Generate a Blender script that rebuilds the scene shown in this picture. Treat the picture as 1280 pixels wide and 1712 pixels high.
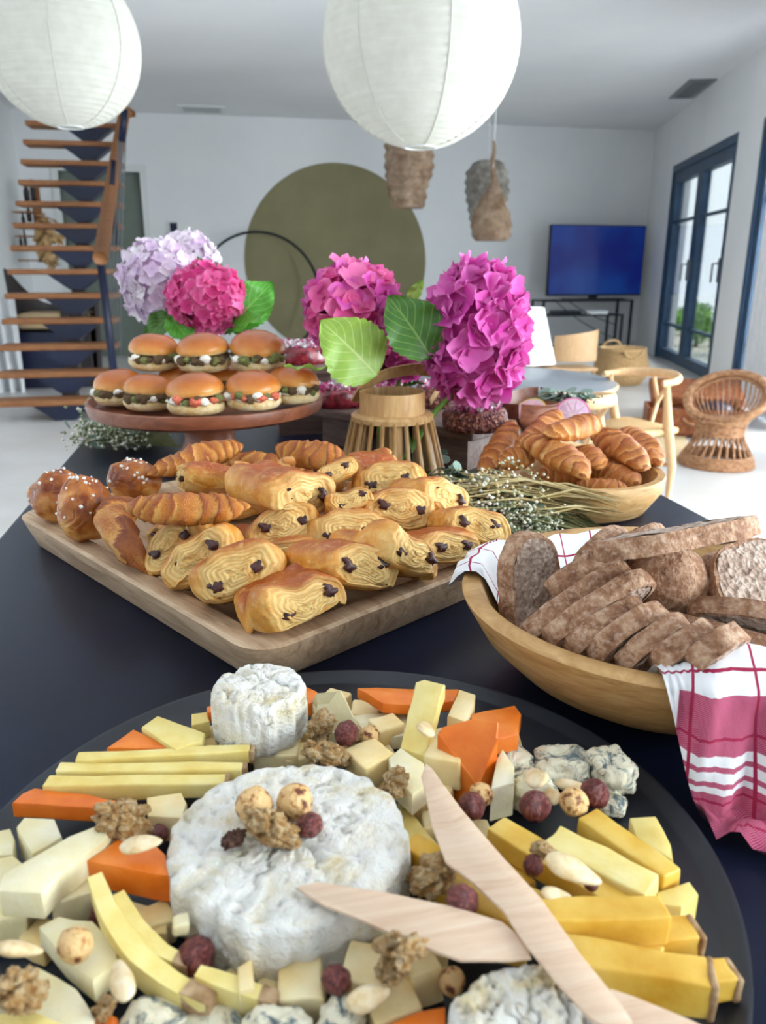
import bpy, math, random
import numpy as np
from mathutils import Matrix, Vector
random.seed(7); RNG = np.random.default_rng(7)
for o in list(bpy.data.objects): bpy.data.objects.remove(o)
SC = bpy.context.scene; COL = SC.collection
# ------------------------------------------------------------------ camera
FPX, HC = 1300.0, 1.05
PITCH, YAW = math.atan(406/1300.0), math.radians(10.6)
CP = np.array([0, 0, HC])
FH = np.array([math.sin(YAW), math.cos(YAW), 0]); RT = np.array([math.cos(YAW), -math.sin(YAW), 0]); UP = np.array([0, 0, 1.0])
FW = FH*math.cos(PITCH)-UP*math.sin(PITCH); CU = FH*math.sin(PITCH)+UP*math.cos(PITCH)
cam = bpy.data.cameras.new('camera'); cam_o = bpy.data.objects.new('camera', cam); COL.objects.link(cam_o)
cam.sensor_fit = 'HORIZONTAL'; cam.sensor_width = 36; cam.lens = 36*FPX/1280; cam.clip_start = .02; cam.clip_end = 200
cam_o.location = CP; cam_o.rotation_euler = (math.pi/2-PITCH, 0, -YAW)
cam.dof.use_dof = True; cam.dof.focus_distance = .62; cam.dof.aperture_fstop = 14.0
SC.camera = cam_o
# ------------------------------------------------------------------ light
w = bpy.data.worlds.new('sky'); SC.world = w; w.use_nodes = True
bg = w.node_tree.nodes['Background']; bg.inputs[0].default_value = (.90, .96, 1.0, 1); bg.inputs[1].default_value = 1.35
SC.view_settings.view_transform = 'Standard'; SC.view_settings.look = 'None'
SC.view_settings.exposure = 1.0; SC.view_settings.gamma = 1; SC.view_settings.use_curve_mapping = False
def area(name, loc, size, rot, power, col=(1, 1, 1)):
    l = bpy.data.lights.new(name, 'AREA'); l.shape = 'RECTANGLE'; l.size, l.size_y = size; l.energy = power; l.color = col
    o = bpy.data.objects.new(name, l); COL.objects.link(o); o.location = loc; o.rotation_euler = rot; return o
# sky light standing just outside the glazed doors of the right wall, all beyond the right edge of the picture
_ar = math.radians(17.3); _dr = np.array([math.sin(_ar), math.cos(_ar), 0]); _nr = np.array([_dr[1], -_dr[0], 0])
for _nm, _s, _w, _p in (('window_right_second_door_offscreen', 5.75, 1.7, 150), ('window_right_third_door_offscreen', 8.6, 2.2, 150), ('window_right_fourth_door_offscreen', 11.75, 2.3, 110)):
    area(_nm, np.array([5.58, 10.39, 1.12])-_dr*_s+_nr*.30, (_w, 2.0), Vector(-_nr).to_track_quat('-Z', 'Y').to_euler(), _p, (.97, .985, 1))
sl = bpy.data.lights.new('sun_offscreen', 'SUN'); sl.energy = 3.0; sl.angle = math.radians(25); sl.color = (1, .97, .93); so = bpy.data.objects.new('sun_offscreen', sl); COL.objects.link(so)
so.rotation_euler = Vector((-.80, -.12, -.58)).to_track_quat('-Z', 'Y').to_euler()
# ------------------------------------------------------------------ helpers: pixels to places
def ray(px, py): return FW*FPX+RT*(px-640)+CU*(856-py)
def at(px, py, z=.75):
    d = ray(px, py); return CP+d*(z-HC)/d[2]
def aty(px, py, y):
    d = ray(px, py); return CP+d*y/d[1]
def atd(px, py, D): return CP+ray(px, py)*D/FPX
def depth(p): return float((np.array(p)-CP)@FW)
# ------------------------------------------------------------------ helpers: colour and materials
def hexc(h):
    h = h.lstrip('#'); c = [int(h[i:i+2], 16)/255 for i in (0, 2, 4)]
    return tuple((x/12.92 if x <= .04045 else ((x+.055)/1.055)**2.4) for x in c)+(1,)
class Nt:
    def __init__(s, name):
        s.m = bpy.data.materials.new(name); s.m.use_nodes = True; s.t = s.m.node_tree
        s.p = s.t.nodes['Principled BSDF']; s.out = s.t.nodes['Material Output']
    def n(s, typ, **kw):
        nd = s.t.nodes.new('ShaderNode'+typ)
        for k, v in kw.items():
            if k.startswith('i_'):
                k = k[2:]; k = int(k) if k.isdigit() else k.replace('_', ' ')
                s.set(nd.inputs[k], v)
            else: setattr(nd, k, v)
        return nd
    def set(s, sock, v):
        if isinstance(v, bpy.types.NodeSocket): s.t.links.new(v, sock)
        elif isinstance(v, bpy.types.Node): s.t.links.new(v.outputs[0], sock)
        else:
            if isinstance(v, str): v = hexc(v)
            sock.default_value = v
    def P(s, **kw):
        for k, v in kw.items(): s.set(s.p.inputs[k.replace('_', ' ')], v)
    def mix(s, f, a, b, mode='MIX'):
        nd = s.n('Mix', data_type='RGBA', blend_type=mode); s.set(nd.inputs[0], f); s.set(nd.inputs[6], a); s.set(nd.inputs[7], b); return nd.outputs[2]
    def math(s, op, a, b=0.0, clamp=False):
        nd = s.n('Math', operation=op, use_clamp=clamp); s.set(nd.inputs[0], a); s.set(nd.inputs[1], b); return nd.outputs[0]
    def rng(s, v, a, b, c=0.0, d=1.0):
        nd = s.n('MapRange'); s.set(nd.inputs[0], v)
        for i, x in enumerate((a, b, c, d)): nd.inputs[i+1].default_value = x
        return nd.outputs[0]
    def ramp(s, f, stops):
        nd = s.n('ValToRGB'); s.set(nd.inputs[0], f); e = nd.color_ramp.elements
        while len(e) < len(stops): e.new(.5)
        for x, (p, c) in zip(e, stops): x.position = p; x.color = hexc(c) if isinstance(c, str) else c
        return nd.outputs[0]
    def coord(s, stretch=(1, 1, 1), which='Object', vary=True):
        tc = s.n('TexCoord'); mp = s.n('Mapping'); s.t.links.new(tc.outputs[which], mp.inputs[0]); mp.inputs[3].default_value = stretch
        if vary:
            oi = s.n('ObjectInfo'); cb = s.n('CombineXYZ'); r = s.math('MULTIPLY', oi.outputs['Random'], 37.0)
            for i in range(3): s.set(cb.inputs[i], r)
            s.set(mp.inputs[1], cb)
        return mp.outputs[0]
    def noise(s, vec, scale, detail=4, rough=.55, dist=0.0):
        nd = s.n('TexNoise'); s.set(nd.inputs['Vector'], vec); nd.inputs['Scale'].default_value = scale; nd.inputs['Detail'].default_value = detail
        nd.inputs['Roughness'].default_value = rough; nd.inputs['Distortion'].default_value = dist; return nd.outputs[0]
    def vor(s, vec, scale, feature='F1', out=0):
        nd = s.n('TexVoronoi', feature=feature); s.set(nd.inputs['Vector'], vec); nd.inputs['Scale'].default_value = scale; return nd.outputs[out]
    def bump(s, h, strength=.5, dist=.002):
        nd = s.n('Bump'); nd.inputs['Strength'].default_value = strength; nd.inputs['Distance'].default_value = dist; s.set(nd.inputs['Height'], h)
        s.set(s.p.inputs['Normal'], nd); return nd
    def attr(s, name, comp=None):
        a = s.n('Attribute', attribute_name=name)
        if comp is None: return a.outputs['Fac']
        sp = s.n('SeparateXYZ'); s.set(sp.inputs[0], a.outputs['Vector']); return sp.outputs[comp]
MATS = {}
def mk(name, cols, scale=8, rough=.5, lo=.35, hi=.65, stretch=(1, 1, 1), detail=4, bump=None, coat=0, sss=0, metal=0, dist=0, spec=.5, vary=True, sheen=0):
    """general procedural material: noise-mixed colours + optional bump (strength, scale, distance)"""
    n = Nt(name); c = n.coord(stretch, vary=vary)
    k = len(cols)
    if k == 1: n.P(Base_Color=cols[0])
    else:
        f = n.noise(c, scale, detail, dist=dist)
        n.P(Base_Color=n.ramp(f, [(lo+(hi-lo)*i/(k-1), x) for i, x in enumerate(cols)]))
    n.P(Roughness=rough, Metallic=metal); n.p.inputs['Specular IOR Level'].default_value = spec
    if coat: n.P(Coat_Weight=coat, Coat_Roughness=.15)
    if sss:
        n.P(Subsurface_Weight=sss); n.p.inputs['Subsurface Radius'].default_value = (.01, .006, .003); n.p.inputs['Subsurface Scale'].default_value = .5
    if sheen: n.P(Sheen_Weight=sheen)
    if bump: n.bump(n.noise(c, bump[1], 5), bump[0], bump[2])
    MATS[name] = n.m; return n.m
# ------------------------------------------------------------------ helpers: geometry (V, F) pairs
def _h(i, j, k, seed):
    n = (i*374761393+j*668265263+k*2147483647+seed*1274126177) & 0xffffffff
    n = ((n ^ (n >> 13))*1274126177) & 0xffffffff
    return ((n ^ (n >> 16)) & 0xffff)/32767.5-1
def vnoise(P, seed=0):
    P = np.asarray(P, float); I = np.floor(P).astype(np.int64); f = P-I; f = f*f*(3-2*f); r = 0
    for a in (0, 1):
        for b in (0, 1):
            for c in (0, 1):
                wt = (f[:, 0] if a else 1-f[:, 0])*(f[:, 1] if b else 1-f[:, 1])*(f[:, 2] if c else 1-f[:, 2])
                r = r+wt*_h(I[:, 0]+a, I[:, 1]+b, I[:, 2]+c, seed)
    return r
def fbm(P, sc, octs=3, seed=0, gain=.5):
    r = 0; a = 1
    for o in range(octs): r = r+a*vnoise(np.asarray(P)*sc*2**o+seed*3.7, seed+o); a *= gain
    return r
def gridf(nu, nv, cu=False, cv=False):
    F = []
    for i in range(nu if cu else nu-1):
        for j in range(nv if cv else nv-1):
            a, b = i, (i+1) % nu; c, d = j, (j+1) % nv
            F.append((a*nv+c, b*nv+c, b*nv+d, a*nv+d))
    return F
def revolve(prof, n=32, closed=False):
    prof = np.array(prof, float); V = []; th = np.linspace(0, 2*math.pi, n, endpoint=False); F = []; rings = []
    for r, z in prof:
        if r < 1e-6: rings.append([len(V)]); V.append((0, 0, z))
        else:
            rings.append(list(range(len(V), len(V)+n))); V += [(r*math.cos(t), r*math.sin(t), z) for t in th]
    prs = list(zip(rings[:-1], rings[1:]))
    if closed: prs.append((rings[-1], rings[0]))
    for A, B in prs:
        for j in range(n):
            k = (j+1) % n
            if len(A) == 1 and len(B) == 1: continue
            if len(A) == 1: F.append((A[0], B[k], B[j]))
            elif len(B) == 1: F.append((A[j], A[k], B[0]))
            else: F.append((A[j], A[k], B[k], B[j]))
    return np.array(V), F
def sphere(nu=24, nv=14):
    return revolve([(math.sin(math.pi*i/nv), -math.cos(math.pi*i/nv)) for i in range(nv+1)], nu)
def tube(pts, rad, n=8, closed=False, caps=True, flat=1.0):
    P = np.array(pts, float); m = len(P)
    R = np.array([rad]*m if np.isscalar(rad) else rad, float)
    T = np.zeros_like(P)
    if closed: T = np.roll(P, -1, 0)-np.roll(P, 1, 0)
    else: T[1:-1] = P[2:]-P[:-2]; T[0] = P[1]-P[0]; T[-1] = P[-1]-P[-2]
    T /= np.linalg.norm(T, axis=1)[:, None]+1e-12
    u = np.cross(T[0], (0, 0, 1.0))
    if np.linalg.norm(u) < 1e-3: u = np.cross(T[0], (1.0, 0, 0))
    u /= np.linalg.norm(u); V = []
    for i in range(m):
        u = u-T[i]*(u@T[i]); u /= np.linalg.norm(u)+1e-12; v = np.cross(T[i], u)
        for j in range(n):
            a = 2*math.pi*j/n; V.append(P[i]+R[i]*(math.cos(a)*u+flat*math.sin(a)*v))
    F = gridf(m, n, closed, True)
    if caps and not closed: F += [tuple(range(n-1, -1, -1)), tuple(range((m-1)*n, m*n))]
    return np.array(V), F
def join(*gs):
    V, F = [], []; o = 0
    for v, f in gs: V.append(np.asarray(v)); F += [tuple(i+o for i in q) for q in f]; o += len(v)
    return np.concatenate(V), F
def box(x0, x1, y0, y1, z0, z1):
    V = np.array([(x, y, z) for x in (x0, x1) for y in (y0, y1) for z in (z0, z1)], float)
    return V, [(0, 1, 3, 2), (4, 6, 7, 5), (0, 4, 5, 1), (2, 3, 7, 6), (0, 2, 6, 4), (1, 5, 7, 3)]
def rbox(dx, dy, dz, r=.003, seg=2, mid=3):
    """rounded box centred at the origin, welded, with a few cuts across each face"""
    half = np.array([dx, dy, dz])/2; r = min(r, half.min()*.95); ax = []
    for h in half:
        e = [-(h)+r*k/seg for k in range(seg)]; m = list(np.linspace(-h+r, h-r, mid+1)); ax.append(np.array(e+m+[-x for x in e[::-1]]))
    idx = {}; V = []; F = []
    def vid(p):
        k = tuple(np.round(p, 7))
        if k not in idx:
            q = np.array(p); c = np.clip(q, -(half-r), half-r); d = q-c; L = np.linalg.norm(d)
            if L > 1e-9: d = d/np.abs(d).max() if False else d/L*r; q = c+d
            idx[k] = len(V); V.append(q)
        return idx[k]
    for a in range(3):
        b, c = (a+1) % 3, (a+2) % 3
        for s in (-1, 1):
            for i in range(len(ax[b])-1):
                for j in range(len(ax[c])-1):
                    q = []
                    for (ii, jj) in ((i, j), (i+1, j), (i+1, j+1), (i, j+1)):
                        p = [0, 0, 0]; p[a] = s*half[a]; p[b] = ax[b][ii]; p[c] = ax[c][jj]; q.append(vid(p))
                    F.append(tuple(q if s > 0 else q[::-1]))
    return np.array(V), F
def prism(top, thick, bev=.0015, down=None):
    """slab under a top outline (list of xyz, counter-clockwise or not), bevelled edges"""
    T = np.array(top, float); n = len(T); c = T.mean(0)
    a = 0.5*sum(T[i-1][0]*T[i][1]-T[i][0]*T[i-1][1] for i in range(n))
    if a < 0: T = T[::-1]
    def inset(P, d):
        Q = []
        for i in range(n):
            e1 = P[i]-P[i-1]; e2 = P[(i+1) % n]-P[i]; e1 = e1/(np.linalg.norm(e1)+1e-9); e2 = e2/(np.linalg.norm(e2)+1e-9)
            n1 = np.array([-e1[1], e1[0], 0]); n2 = np.array([-e2[1], e2[0], 0]); m = n1+n2; L = np.linalg.norm(m)
            m = m/L if L > 1e-6 else n1; Q.append(P[i]+m*d)
        return np.array(Q)
    dn = np.array(down if down is not None else (0, 0, -1.0))
    rings = [inset(T, bev), inset(T, bev*.3)+dn*bev*.3, T+dn*bev, T+dn*(thick-bev), inset(T, bev)+dn*thick]
    V = np.concatenate(rings); F = []
    for k in range(4):
        for i in range(n):
            j = (i+1) % n; F.append((k*n+i, (k+1)*n+i, (k+1)*n+j, k*n+j))
    F.append(tuple(range(n))); F.append(tuple(range(5*n-1, 4*n-1, -1)))
    return V, F
def rotz(a): return Matrix.Rotation(a, 4, 'Z')
def xf(g, loc=(0, 0, 0), rot=None, sc=None):
    V = np.array(g[0], float)
    if sc is not None: V = V*np.array(sc)
    if rot is not None: V = V@np.array(Matrix(rot).to_3x3()).T
    return V+np.array(loc), g[1]
def mat4(loc, X=None, Y=None, Z=None, R=None):
    M = Matrix.Identity(4)
    if R is not None: M = R.to_4x4() if hasattr(R, 'to_4x4') else Matrix(R)
    elif X is not None: M = Matrix((X, Y, Z)).transposed().to_4x4()
    M.translation = Vector(loc); return M
# ------------------------------------------------------------------ helpers: objects
def mesh(name, g, smooth=True, attrs=None, fm=None):
    me = bpy.data.meshes.new(name); V, F = g; me.from_pydata([tuple(map(float, v)) for v in V], [], F)
    if smooth is True: me.polygons.foreach_set('use_smooth', [True]*len(F))
    elif smooth: 
        me.polygons.foreach_set('use_smooth', [True]*len(F)); me.set_sharp_from_angle(angle=math.radians(smooth))
    for k, a in (attrs or {}).items():
        a = np.asarray(a, float)
        if a.ndim == 1: at_ = me.attributes.new(k, 'FLOAT', 'POINT'); at_.data.foreach_set('value', a)
        else: at_ = me.attributes.new(k, 'FLOAT_VECTOR', 'POINT'); at_.data.foreach_set('vector', a.ravel())
    if fm is not None: me.polygons.foreach_set('material_index', fm)
    return me
def obj(name, g, mat, parent=None, M=None, smooth=True, attrs=None, fm=None, label=None):
    me = g if isinstance(g, bpy.types.Mesh) else mesh(name, g, smooth, attrs, fm)
    if mat is not None and not me.materials:
        for m in (mat if isinstance(mat, (list, tuple)) else [mat]): me.materials.append(MATS[m] if isinstance(m, str) else m)
    o = bpy.data.objects.new(name, me); COL.objects.link(o)
    if parent is not None: o.parent = parent
    if M is not None: o.matrix_basis = M
    if label: o['label'] = label
    return o
def tag(o, label, cat, group=None):
    o['label'] = label; o['category'] = cat
    if group: o['group'] = group
    return o
def thing(name, label, cat, M=None, group=None):
    o = bpy.data.objects.new(name, None); COL.objects.link(o); o.empty_display_size = .05
    if M is not None: o.matrix_basis = M if isinstance(M, Matrix) else Matrix.Translation(Vector(M))
    return tag(o, label, cat, group)
def struct(name, g, mat, parent=None, M=None, smooth=False):
    o = obj(name, g, mat, parent, M, smooth)
    if parent is None: o['kind'] = 'structure'
    return o
def solo(name, g, mat, label, cat, group=None, smooth=True, attrs=None, fm=None, M=None):
    """a thing of one mesh: origin moved to its middle"""
    V = np.array(g[0], float)
    if M is None: c = V.mean(0); V = V-c; M = Matrix.Translation(Vector(c))
    return tag(obj(name, (V, g[1]), mat, None, M, smooth, attrs, fm), label, cat, group)
# ------------------------------------------------------------------ room and furniture materials
def wood(name, cols, scale=6, stretch=(1, 8, 8), rough=.55, bump=.25, vary=True, dist=1.2, lo=.3, hi=.7):
    n = Nt(name); c = n.coord(stretch, vary=vary); f = n.noise(c, scale, 6, .6, dist); f2 = n.noise(c, scale*6, 3, .6)
    g = n.math('ADD', n.math('MULTIPLY', f, .8), n.math('MULTIPLY', f2, .2))
    n.P(Base_Color=n.ramp(g, [(lo+(hi-lo)*i/(len(cols)-1), x) for i, x in enumerate(cols)]), Roughness=rough)
    n.bump(g, bump, .002); MATS[name] = n.m; return n.m
mk('wall_paint', ['#f1f3f5', '#f5f6f7'], 2, .9, vary=False, bump=(.05, 200, .001))
mk('ceiling_paint', ['#eeeff2', '#f3f3f5'], 1, .95, vary=False)
mk('resin_floor', ['#cac6c2', '#d4d1cf', '#dad9d9'], 1.2, .32, vary=False, detail=6)
mk('door_paint', ['#6f7a70', '#79837a'], 3, .6)
mk('trim_white', ['#e8ebea'], rough=.6)
mk('olive_paint', ['#8b8362', '#938b69'], 3, .85, vary=False)
mk('black_metal', ['#23262d', '#2c2f36'], 10, .4, metal=.6)
mk('blue_frame', ['#1f3c58', '#27496a'], 6, .45)
mk('grey_metal', ['#8c9197'], rough=.35, metal=.8)
mk('steel_navy', ['#0a1330', '#0e1a3c'], 5, .45)
mk('white_plastic', ['#e4e6e8'], rough=.4)
mk('dark_slot', ['#4a4e55'], rough=.7)
wood('oak_tread', ['#7d4a2a', '#946038', '#a87548'], 5, (1.2, 10, 10))
wood('oak_pale', ['#c49a6c', '#d6ad80', '#e0bd92'], 5, (8, 8, 1.5), rough=.5)
wood('dark_stain', ['#201a1c', '#2f2729', '#463a38'], 5, (9, 9, 1.2), rough=.5)
mk('black_top', ['#0a0d1a', '#11162a', '#181f38'], 3, .34, spec=.2, vary=False, bump=(.06, 500, .0004), detail=8)
MATS['black_top'].node_tree.nodes['Principled BSDF'].inputs['Specular Tint'].default_value = (.6, .74, 1, 1)
mk('straw', ['#b98f5c', '#d0aa76', '#dcbd8e'], 60, .7, bump=(.6, 180, .004))
mk('wicker', ['#8e5d3b', '#b1805a', '#c79a72'], 40, .55)
mk('jute', ['#c6ab82', '#d5bd96'], 120, .9, bump=(.7, 220, .006), vary=False)
mk('grey_top', ['#7d8289', '#868b92'], 5, .35)
mk('white_cloth', ['#e9ebef', '#f2f3f5'], 8, .85, bump=(.15, 400, .001))
mk('deck_wood', ['#bdb4a4', '#cfc8ba'], 4, .8, stretch=(1, 10, 1))
mk('green_bush', ['#3f7a25', '#6da63a', '#94c65c'], 8, .6)
mk('paint_white_out', ['#dfe4e6', '#eef1f2'], 2, .8)
mk('suitcase', ['#7a4023', '#96552f', '#a8663c'], 30, .5, bump=(.4, 160, .003))
n = Nt('glass_pane'); n.t.nodes.remove(n.p); tr = n.n('BsdfTransparent'); tr.inputs[0].default_value = (.93, .97, .98, 1); gl = n.n('BsdfGlossy'); gl.inputs['Roughness'].default_value = .02
fr = n.n('Fresnel'); fr.inputs[0].default_value = 1.45; ms = n.n('MixShader'); n.set(ms.inputs[0], n.math('MULTIPLY', fr.outputs[0], .7)); n.set(ms.inputs[1], tr); n.set(ms.inputs[2], gl); n.set(n.out.inputs[0], ms); MATS['glass_pane'] = n.m
n = Nt('paper'); n.t.nodes.remove(n.p); df = n.n('BsdfDiffuse'); tl = n.n('BsdfTranslucent'); c = n.coord((1, 1, 1)); col = n.ramp(n.noise(c, 25, 4), [(.3, '#d9d7cd'), (.7, '#e2e0d8')])
n.set(df.inputs[0], col); n.set(tl.inputs[0], col); ms = n.n('MixShader'); ms.inputs[0].default_value = .3; n.set(ms.inputs[1], df); n.set(ms.inputs[2], tl); n.set(n.out.inputs[0], ms); MATS['paper'] = n.m
n = Nt('pendant_weave'); n.t.nodes.remove(n.p); df = n.n('BsdfDiffuse'); tr = n.n('BsdfTransparent'); c = n.coord((1, 1, 1))
n.set(df.inputs[0], n.ramp(n.noise(c, 14, 5), [(.3, '#7a604c'), (.5, '#987e68'), (.7, '#b09a84')])); ms = n.n('MixShader'); n.set(ms.inputs[0], n.rng(n.noise(c, 180, 2), .45, .6, .05, .45)); n.set(ms.inputs[1], df); n.set(ms.inputs[2], tr); n.set(n.out.inputs[0], ms); MATS['pendant_weave'] = n.m
MATS['pendant_grey'] = n.m.copy(); MATS['pendant_grey'].name = 'pendant_grey'
for e_, c_ in zip([x for x in MATS['pendant_grey'].node_tree.nodes if x.type == 'VALTORGB'][0].color_ramp.elements, ('#6a625a', '#8a847c', '#a8a49c')): e_.color = hexc(c_)
n = Nt('tv_screen'); c = n.coord((1, 1, 1)); n.P(Base_Color=n.ramp(n.noise(c, 1.6, 2), [(.35, '#04125e'), (.65, '#0a2f80')]), Roughness=.3, Emission_Strength=.14); n.set(n.p.inputs['Emission Color'], n.ramp(n.noise(c, 1.6, 2), [(.35, '#061a8a'), (.65, '#0a47a0')])); MATS['tv_screen'] = n.m
# ------------------------------------------------------------------ room shell
CEIL, FARY, XL = 2.79, 10.39, -2.35
CORN = np.array([5.58, FARY]); AR = math.radians(17.3); DR = np.array([math.sin(AR), math.cos(AR)]); NR = np.array([DR[1], -DR[0]])   # right wall: direction away from us, normal outwards
BACK = -2.6
sB = (FARY-BACK)/DR[1]; XRB = CORN[0]-DR[0]*sB
struct('floor', box(XL-.2, CORN[0]+.5, BACK, FARY+.2, -.1, 0), 'resin_floor')
struct('ceiling', box(XL-.2, CORN[0]+.5, BACK, FARY+.2, CEIL, CEIL+.15), 'ceiling_paint')
struct('wall_far', join(box(XL-.2, -1.92, FARY, FARY+.2, 0, CEIL), box(-1.92, -1.0, FARY, FARY+.2, 2.15, CEIL), box(-1.0, CORN[0]+.4, FARY, FARY+.2, 0, CEIL)), 'wall_paint')
struct('wall_left', box(XL-.2, XL, BACK, FARY, 0, CEIL), 'wall_paint')
MR = Matrix.Translation((CORN[0], CORN[1], 0)) @ rotz(-AR-math.pi/2)   # local x: along the wall towards us, local y: outwards(-), so use y<0
# local frame of the right wall: x = distance from the far corner towards us; -y... find the sign of outwards
_o = (MR.to_3x3() @ Vector((0, 1, 0))); OUT = 1 if _o.x*NR[0]+_o.y*NR[1] > 0 else -1
def rb(s0, s1, d0, d1, z0, z1):
    a, b = sorted((OUT*d0, OUT*d1)); return box(s0, s1, a, b, z0, z1)
OPEN = [(1.27, 3.72), (4.36, 6.7), (7.4, 9.8), (10.5, 13.0)]; DT = 2.21
gs = []; p = -.3
for a, b in OPEN: gs += [rb(p, a, 0, .22, 0, CEIL), rb(a, b, 0, .22, DT, CEIL)]; p = b
gs.append(rb(p, sB, 0, .22, 0, CEIL)); struct('wall_right', join(*gs), 'wall_paint', M=MR)
struct('wall_rear', box(XL-.2, CORN[0], BACK-.2, BACK, 0, CEIL), 'wall_paint')
struct('baseboard_far', box(-.93, CORN[0], FARY-.015, FARY, 0, .07), 'trim_white')
# far door
d = obj('door_1', box(-1.92, -1.0, FARY+.06, FARY+.1, 0, 2.15), 'door_paint', smooth=False); d['kind'] = 'structure'
obj('door_frame', join(box(-2.0, -1.92, FARY-.02, FARY+.1, 0, 2.23), box(-1.0, -.92, FARY-.02, FARY+.1, 0, 2.23), box(-1.92, -1.0, FARY-.02, FARY+.1, 2.15, 2.23)), 'trim_white', d, smooth=False)
obj('door_handle', tube([(-1.08, FARY+.06, 1.02), (-1.08, FARY+.01, 1.02), (-1.2, FARY+.01, 1.02)], .011), 'grey_metal', d)
# glazed doors on the right
def glazed(name, s0, s1):
    o = bpy.data.objects.new(name, None); COL.objects.link(o); o.matrix_basis = MR; o['kind'] = 'structure'
    f = .06
    obj('door_frame', join(rb(s0, s0+f, .0, .14, 0, DT), rb(s1-f, s1, .0, .14, 0, DT), rb(s0+f, s1-f, .0, .14, DT-.08, DT)), 'blue_frame', o, smooth=False)
    mid = (s0+s1)/2
    for a, b in ((s0+f, mid), (mid, s1-f)):
        st = .11
        lf = obj('door_leaf', join(rb(a, a+st, .02, .10, .02, DT-.08), rb(b-st, b, .02, .10, .02, DT-.08), rb(a+st, b-st, .02, .10, .02, .13), rb(a+st, b-st, .02, .10, DT-.2, DT-.08)), 'blue_frame', o, smooth=False)
        for z in (.42, 1.58): obj('muntin', rb(a+st, b-st, .04, .08, z-.015, z+.015), 'blue_frame', lf, smooth=False)
        for z0, z1 in ((.13, .405), (.435, 1.565), (1.595, DT-.2)): obj('pane', rb(a+st, b-st, .055, .062, z0, z1), 'glass_pane', lf, smooth=False)
        hs = b-.05
        obj('door_handle', join(rb(hs-.018, hs+.018, -.008, .02, .93, 1.15), tube([(hs, -OUT*.005, 1.1), (hs, -OUT*.06, 1.1), (hs, -OUT*.06, .93)], .011)), 'grey_metal', lf, smooth=False)
for i, (a, b) in enumerate(OPEN): glazed('door_%d' % (i+2), a, b)
# vents
def vent(name, M, lx, ly, label, m, slat, ns):
    t = thing(name, label, 'vent', M)
    vf = obj('vent_frame', join(box(-lx/2-.05, -lx/2, -ly/2-.05, ly/2+.05, -.012, 0), box(lx/2, lx/2+.05, -ly/2-.05, ly/2+.05, -.012, 0), box(-lx/2, lx/2, -ly/2-.05, -ly/2, -.012, 0), box(-lx/2, lx/2, ly/2, ly/2+.05, -.012, 0)), m, t, smooth=False)
    obj('vent_opening', box(-lx/2, lx/2, -ly/2, ly/2, -.003, 0), 'dark_slot', t, smooth=False)
    me = mesh('slat', box(-.009, .009, -ly/2, ly/2, -.01, -.003), False)
    for i in range(ns): obj('slat', me, slat, vf, Matrix.Translation((-lx/2+(i+.5)*lx/ns, 0, 0)))
vent('ceiling_vent', Matrix.Translation((-.22, 10.05, CEIL)), .42, .34, 'white slatted ceiling vent near the far wall above the grey door', 'trim_white', 'trim_white', 14)
vent('ceiling_vent', Matrix.Translation((4.68, 8.05, CEIL)) @ rotz(-AR), .16, .75, 'grey slotted ceiling vent beside the glazed wall', 'grey_metal', 'grey_metal', 5)
# painted disc, hoop, switches
cx, cz, R = 1.343, 1.14, 1.165
g = revolve([(0, .012), (R-.004, .012), (R, .008), (R, 0), (0, 0)], 96); solo('wall_disc', xf(g, (cx, FARY-.001, cz), Matrix.Rotation(math.pi/2, 4, 'X')), 'olive_paint', 'huge olive green disc on the far white wall', 'wall art', smooth=30)
a = np.linspace(0, 2*math.pi, 90, endpoint=False)
solo('metal_hoop', tube([(.34+.735*math.cos(t), FARY-.35+.17*math.sin(t), .75+.735*math.sin(t)) for t in a], .0165, 8, True), 'black_metal', 'thin black metal hoop leaning before the olive disc', 'hoop')
for px, py, wh in ((289, 380, 'upper'), (289, 398, 'lower')):
    p = aty(px, py, FARY); t = thing('wall_switch', wh+' of two small dark switches beside the grey door', 'switch', p)
    obj('plate', box(-.085, .06, -.01, 0, -.07, .065), 'white_plastic', t, smooth=False); obj('rocker', box(-.035, .05, -.016, -.01, -.05, .05), 'steel_navy', t, smooth=False)
# ------------------------------------------------------------------ outside the glazed doors
gd = thing('garden_deck', 'weathered pale plank deck outside the glazed doors', 'deck', MR)
me = mesh('plank', rb(-4, sB, 0, .138, -.05, 0), False)
for i in range(10): obj('plank', me, 'deck_wood', gd, Matrix.Translation((0, OUT*(.23+i*.145), -.03)))
fn = thing('garden_fence', 'white board fence standing beyond the deck', 'fence', MR)
me = mesh('board', rb(0, .19, 3.5, 3.53, 0, 1.55), False)
for i in range(75): obj('board', me, 'paint_white_out', fn, Matrix.Translation((-5+i*.2, 0, 0)))
solo('garden_wall', rb(-6, sB, 5.5, 5.7, -.1, 3.2), 'paint_white_out', 'tall pale wall behind the garden fence', 'wall', smooth=False, M=MR)
struct('ground', rb(-8, sB, .2, 9, -.25, -.1), 'deck_wood', M=MR)
def leafball(n, rad, size, seed):
    rg = np.random.default_rng(seed); V, F = [], []
    for i in range(n):
        d = rg.normal(size=3); d /= np.linalg.norm(d); c = d*np.array(rad)*rg.uniform(.6, 1.0); u = rg.normal(size=3); u -= d*(u@d)*.6; u /= np.linalg.norm(u); v = np.cross(u, d); v /= np.linalg.norm(v)
        k = len(V); s = size*rg.uniform(.6, 1.3); V += [c-u*s, c+v*s*.5+d*s*.2, c+u*s, c-v*s*.5+d*s*.2]; F += [(k, k+1, k+2, k+3)]
    return np.array(V), F
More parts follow.
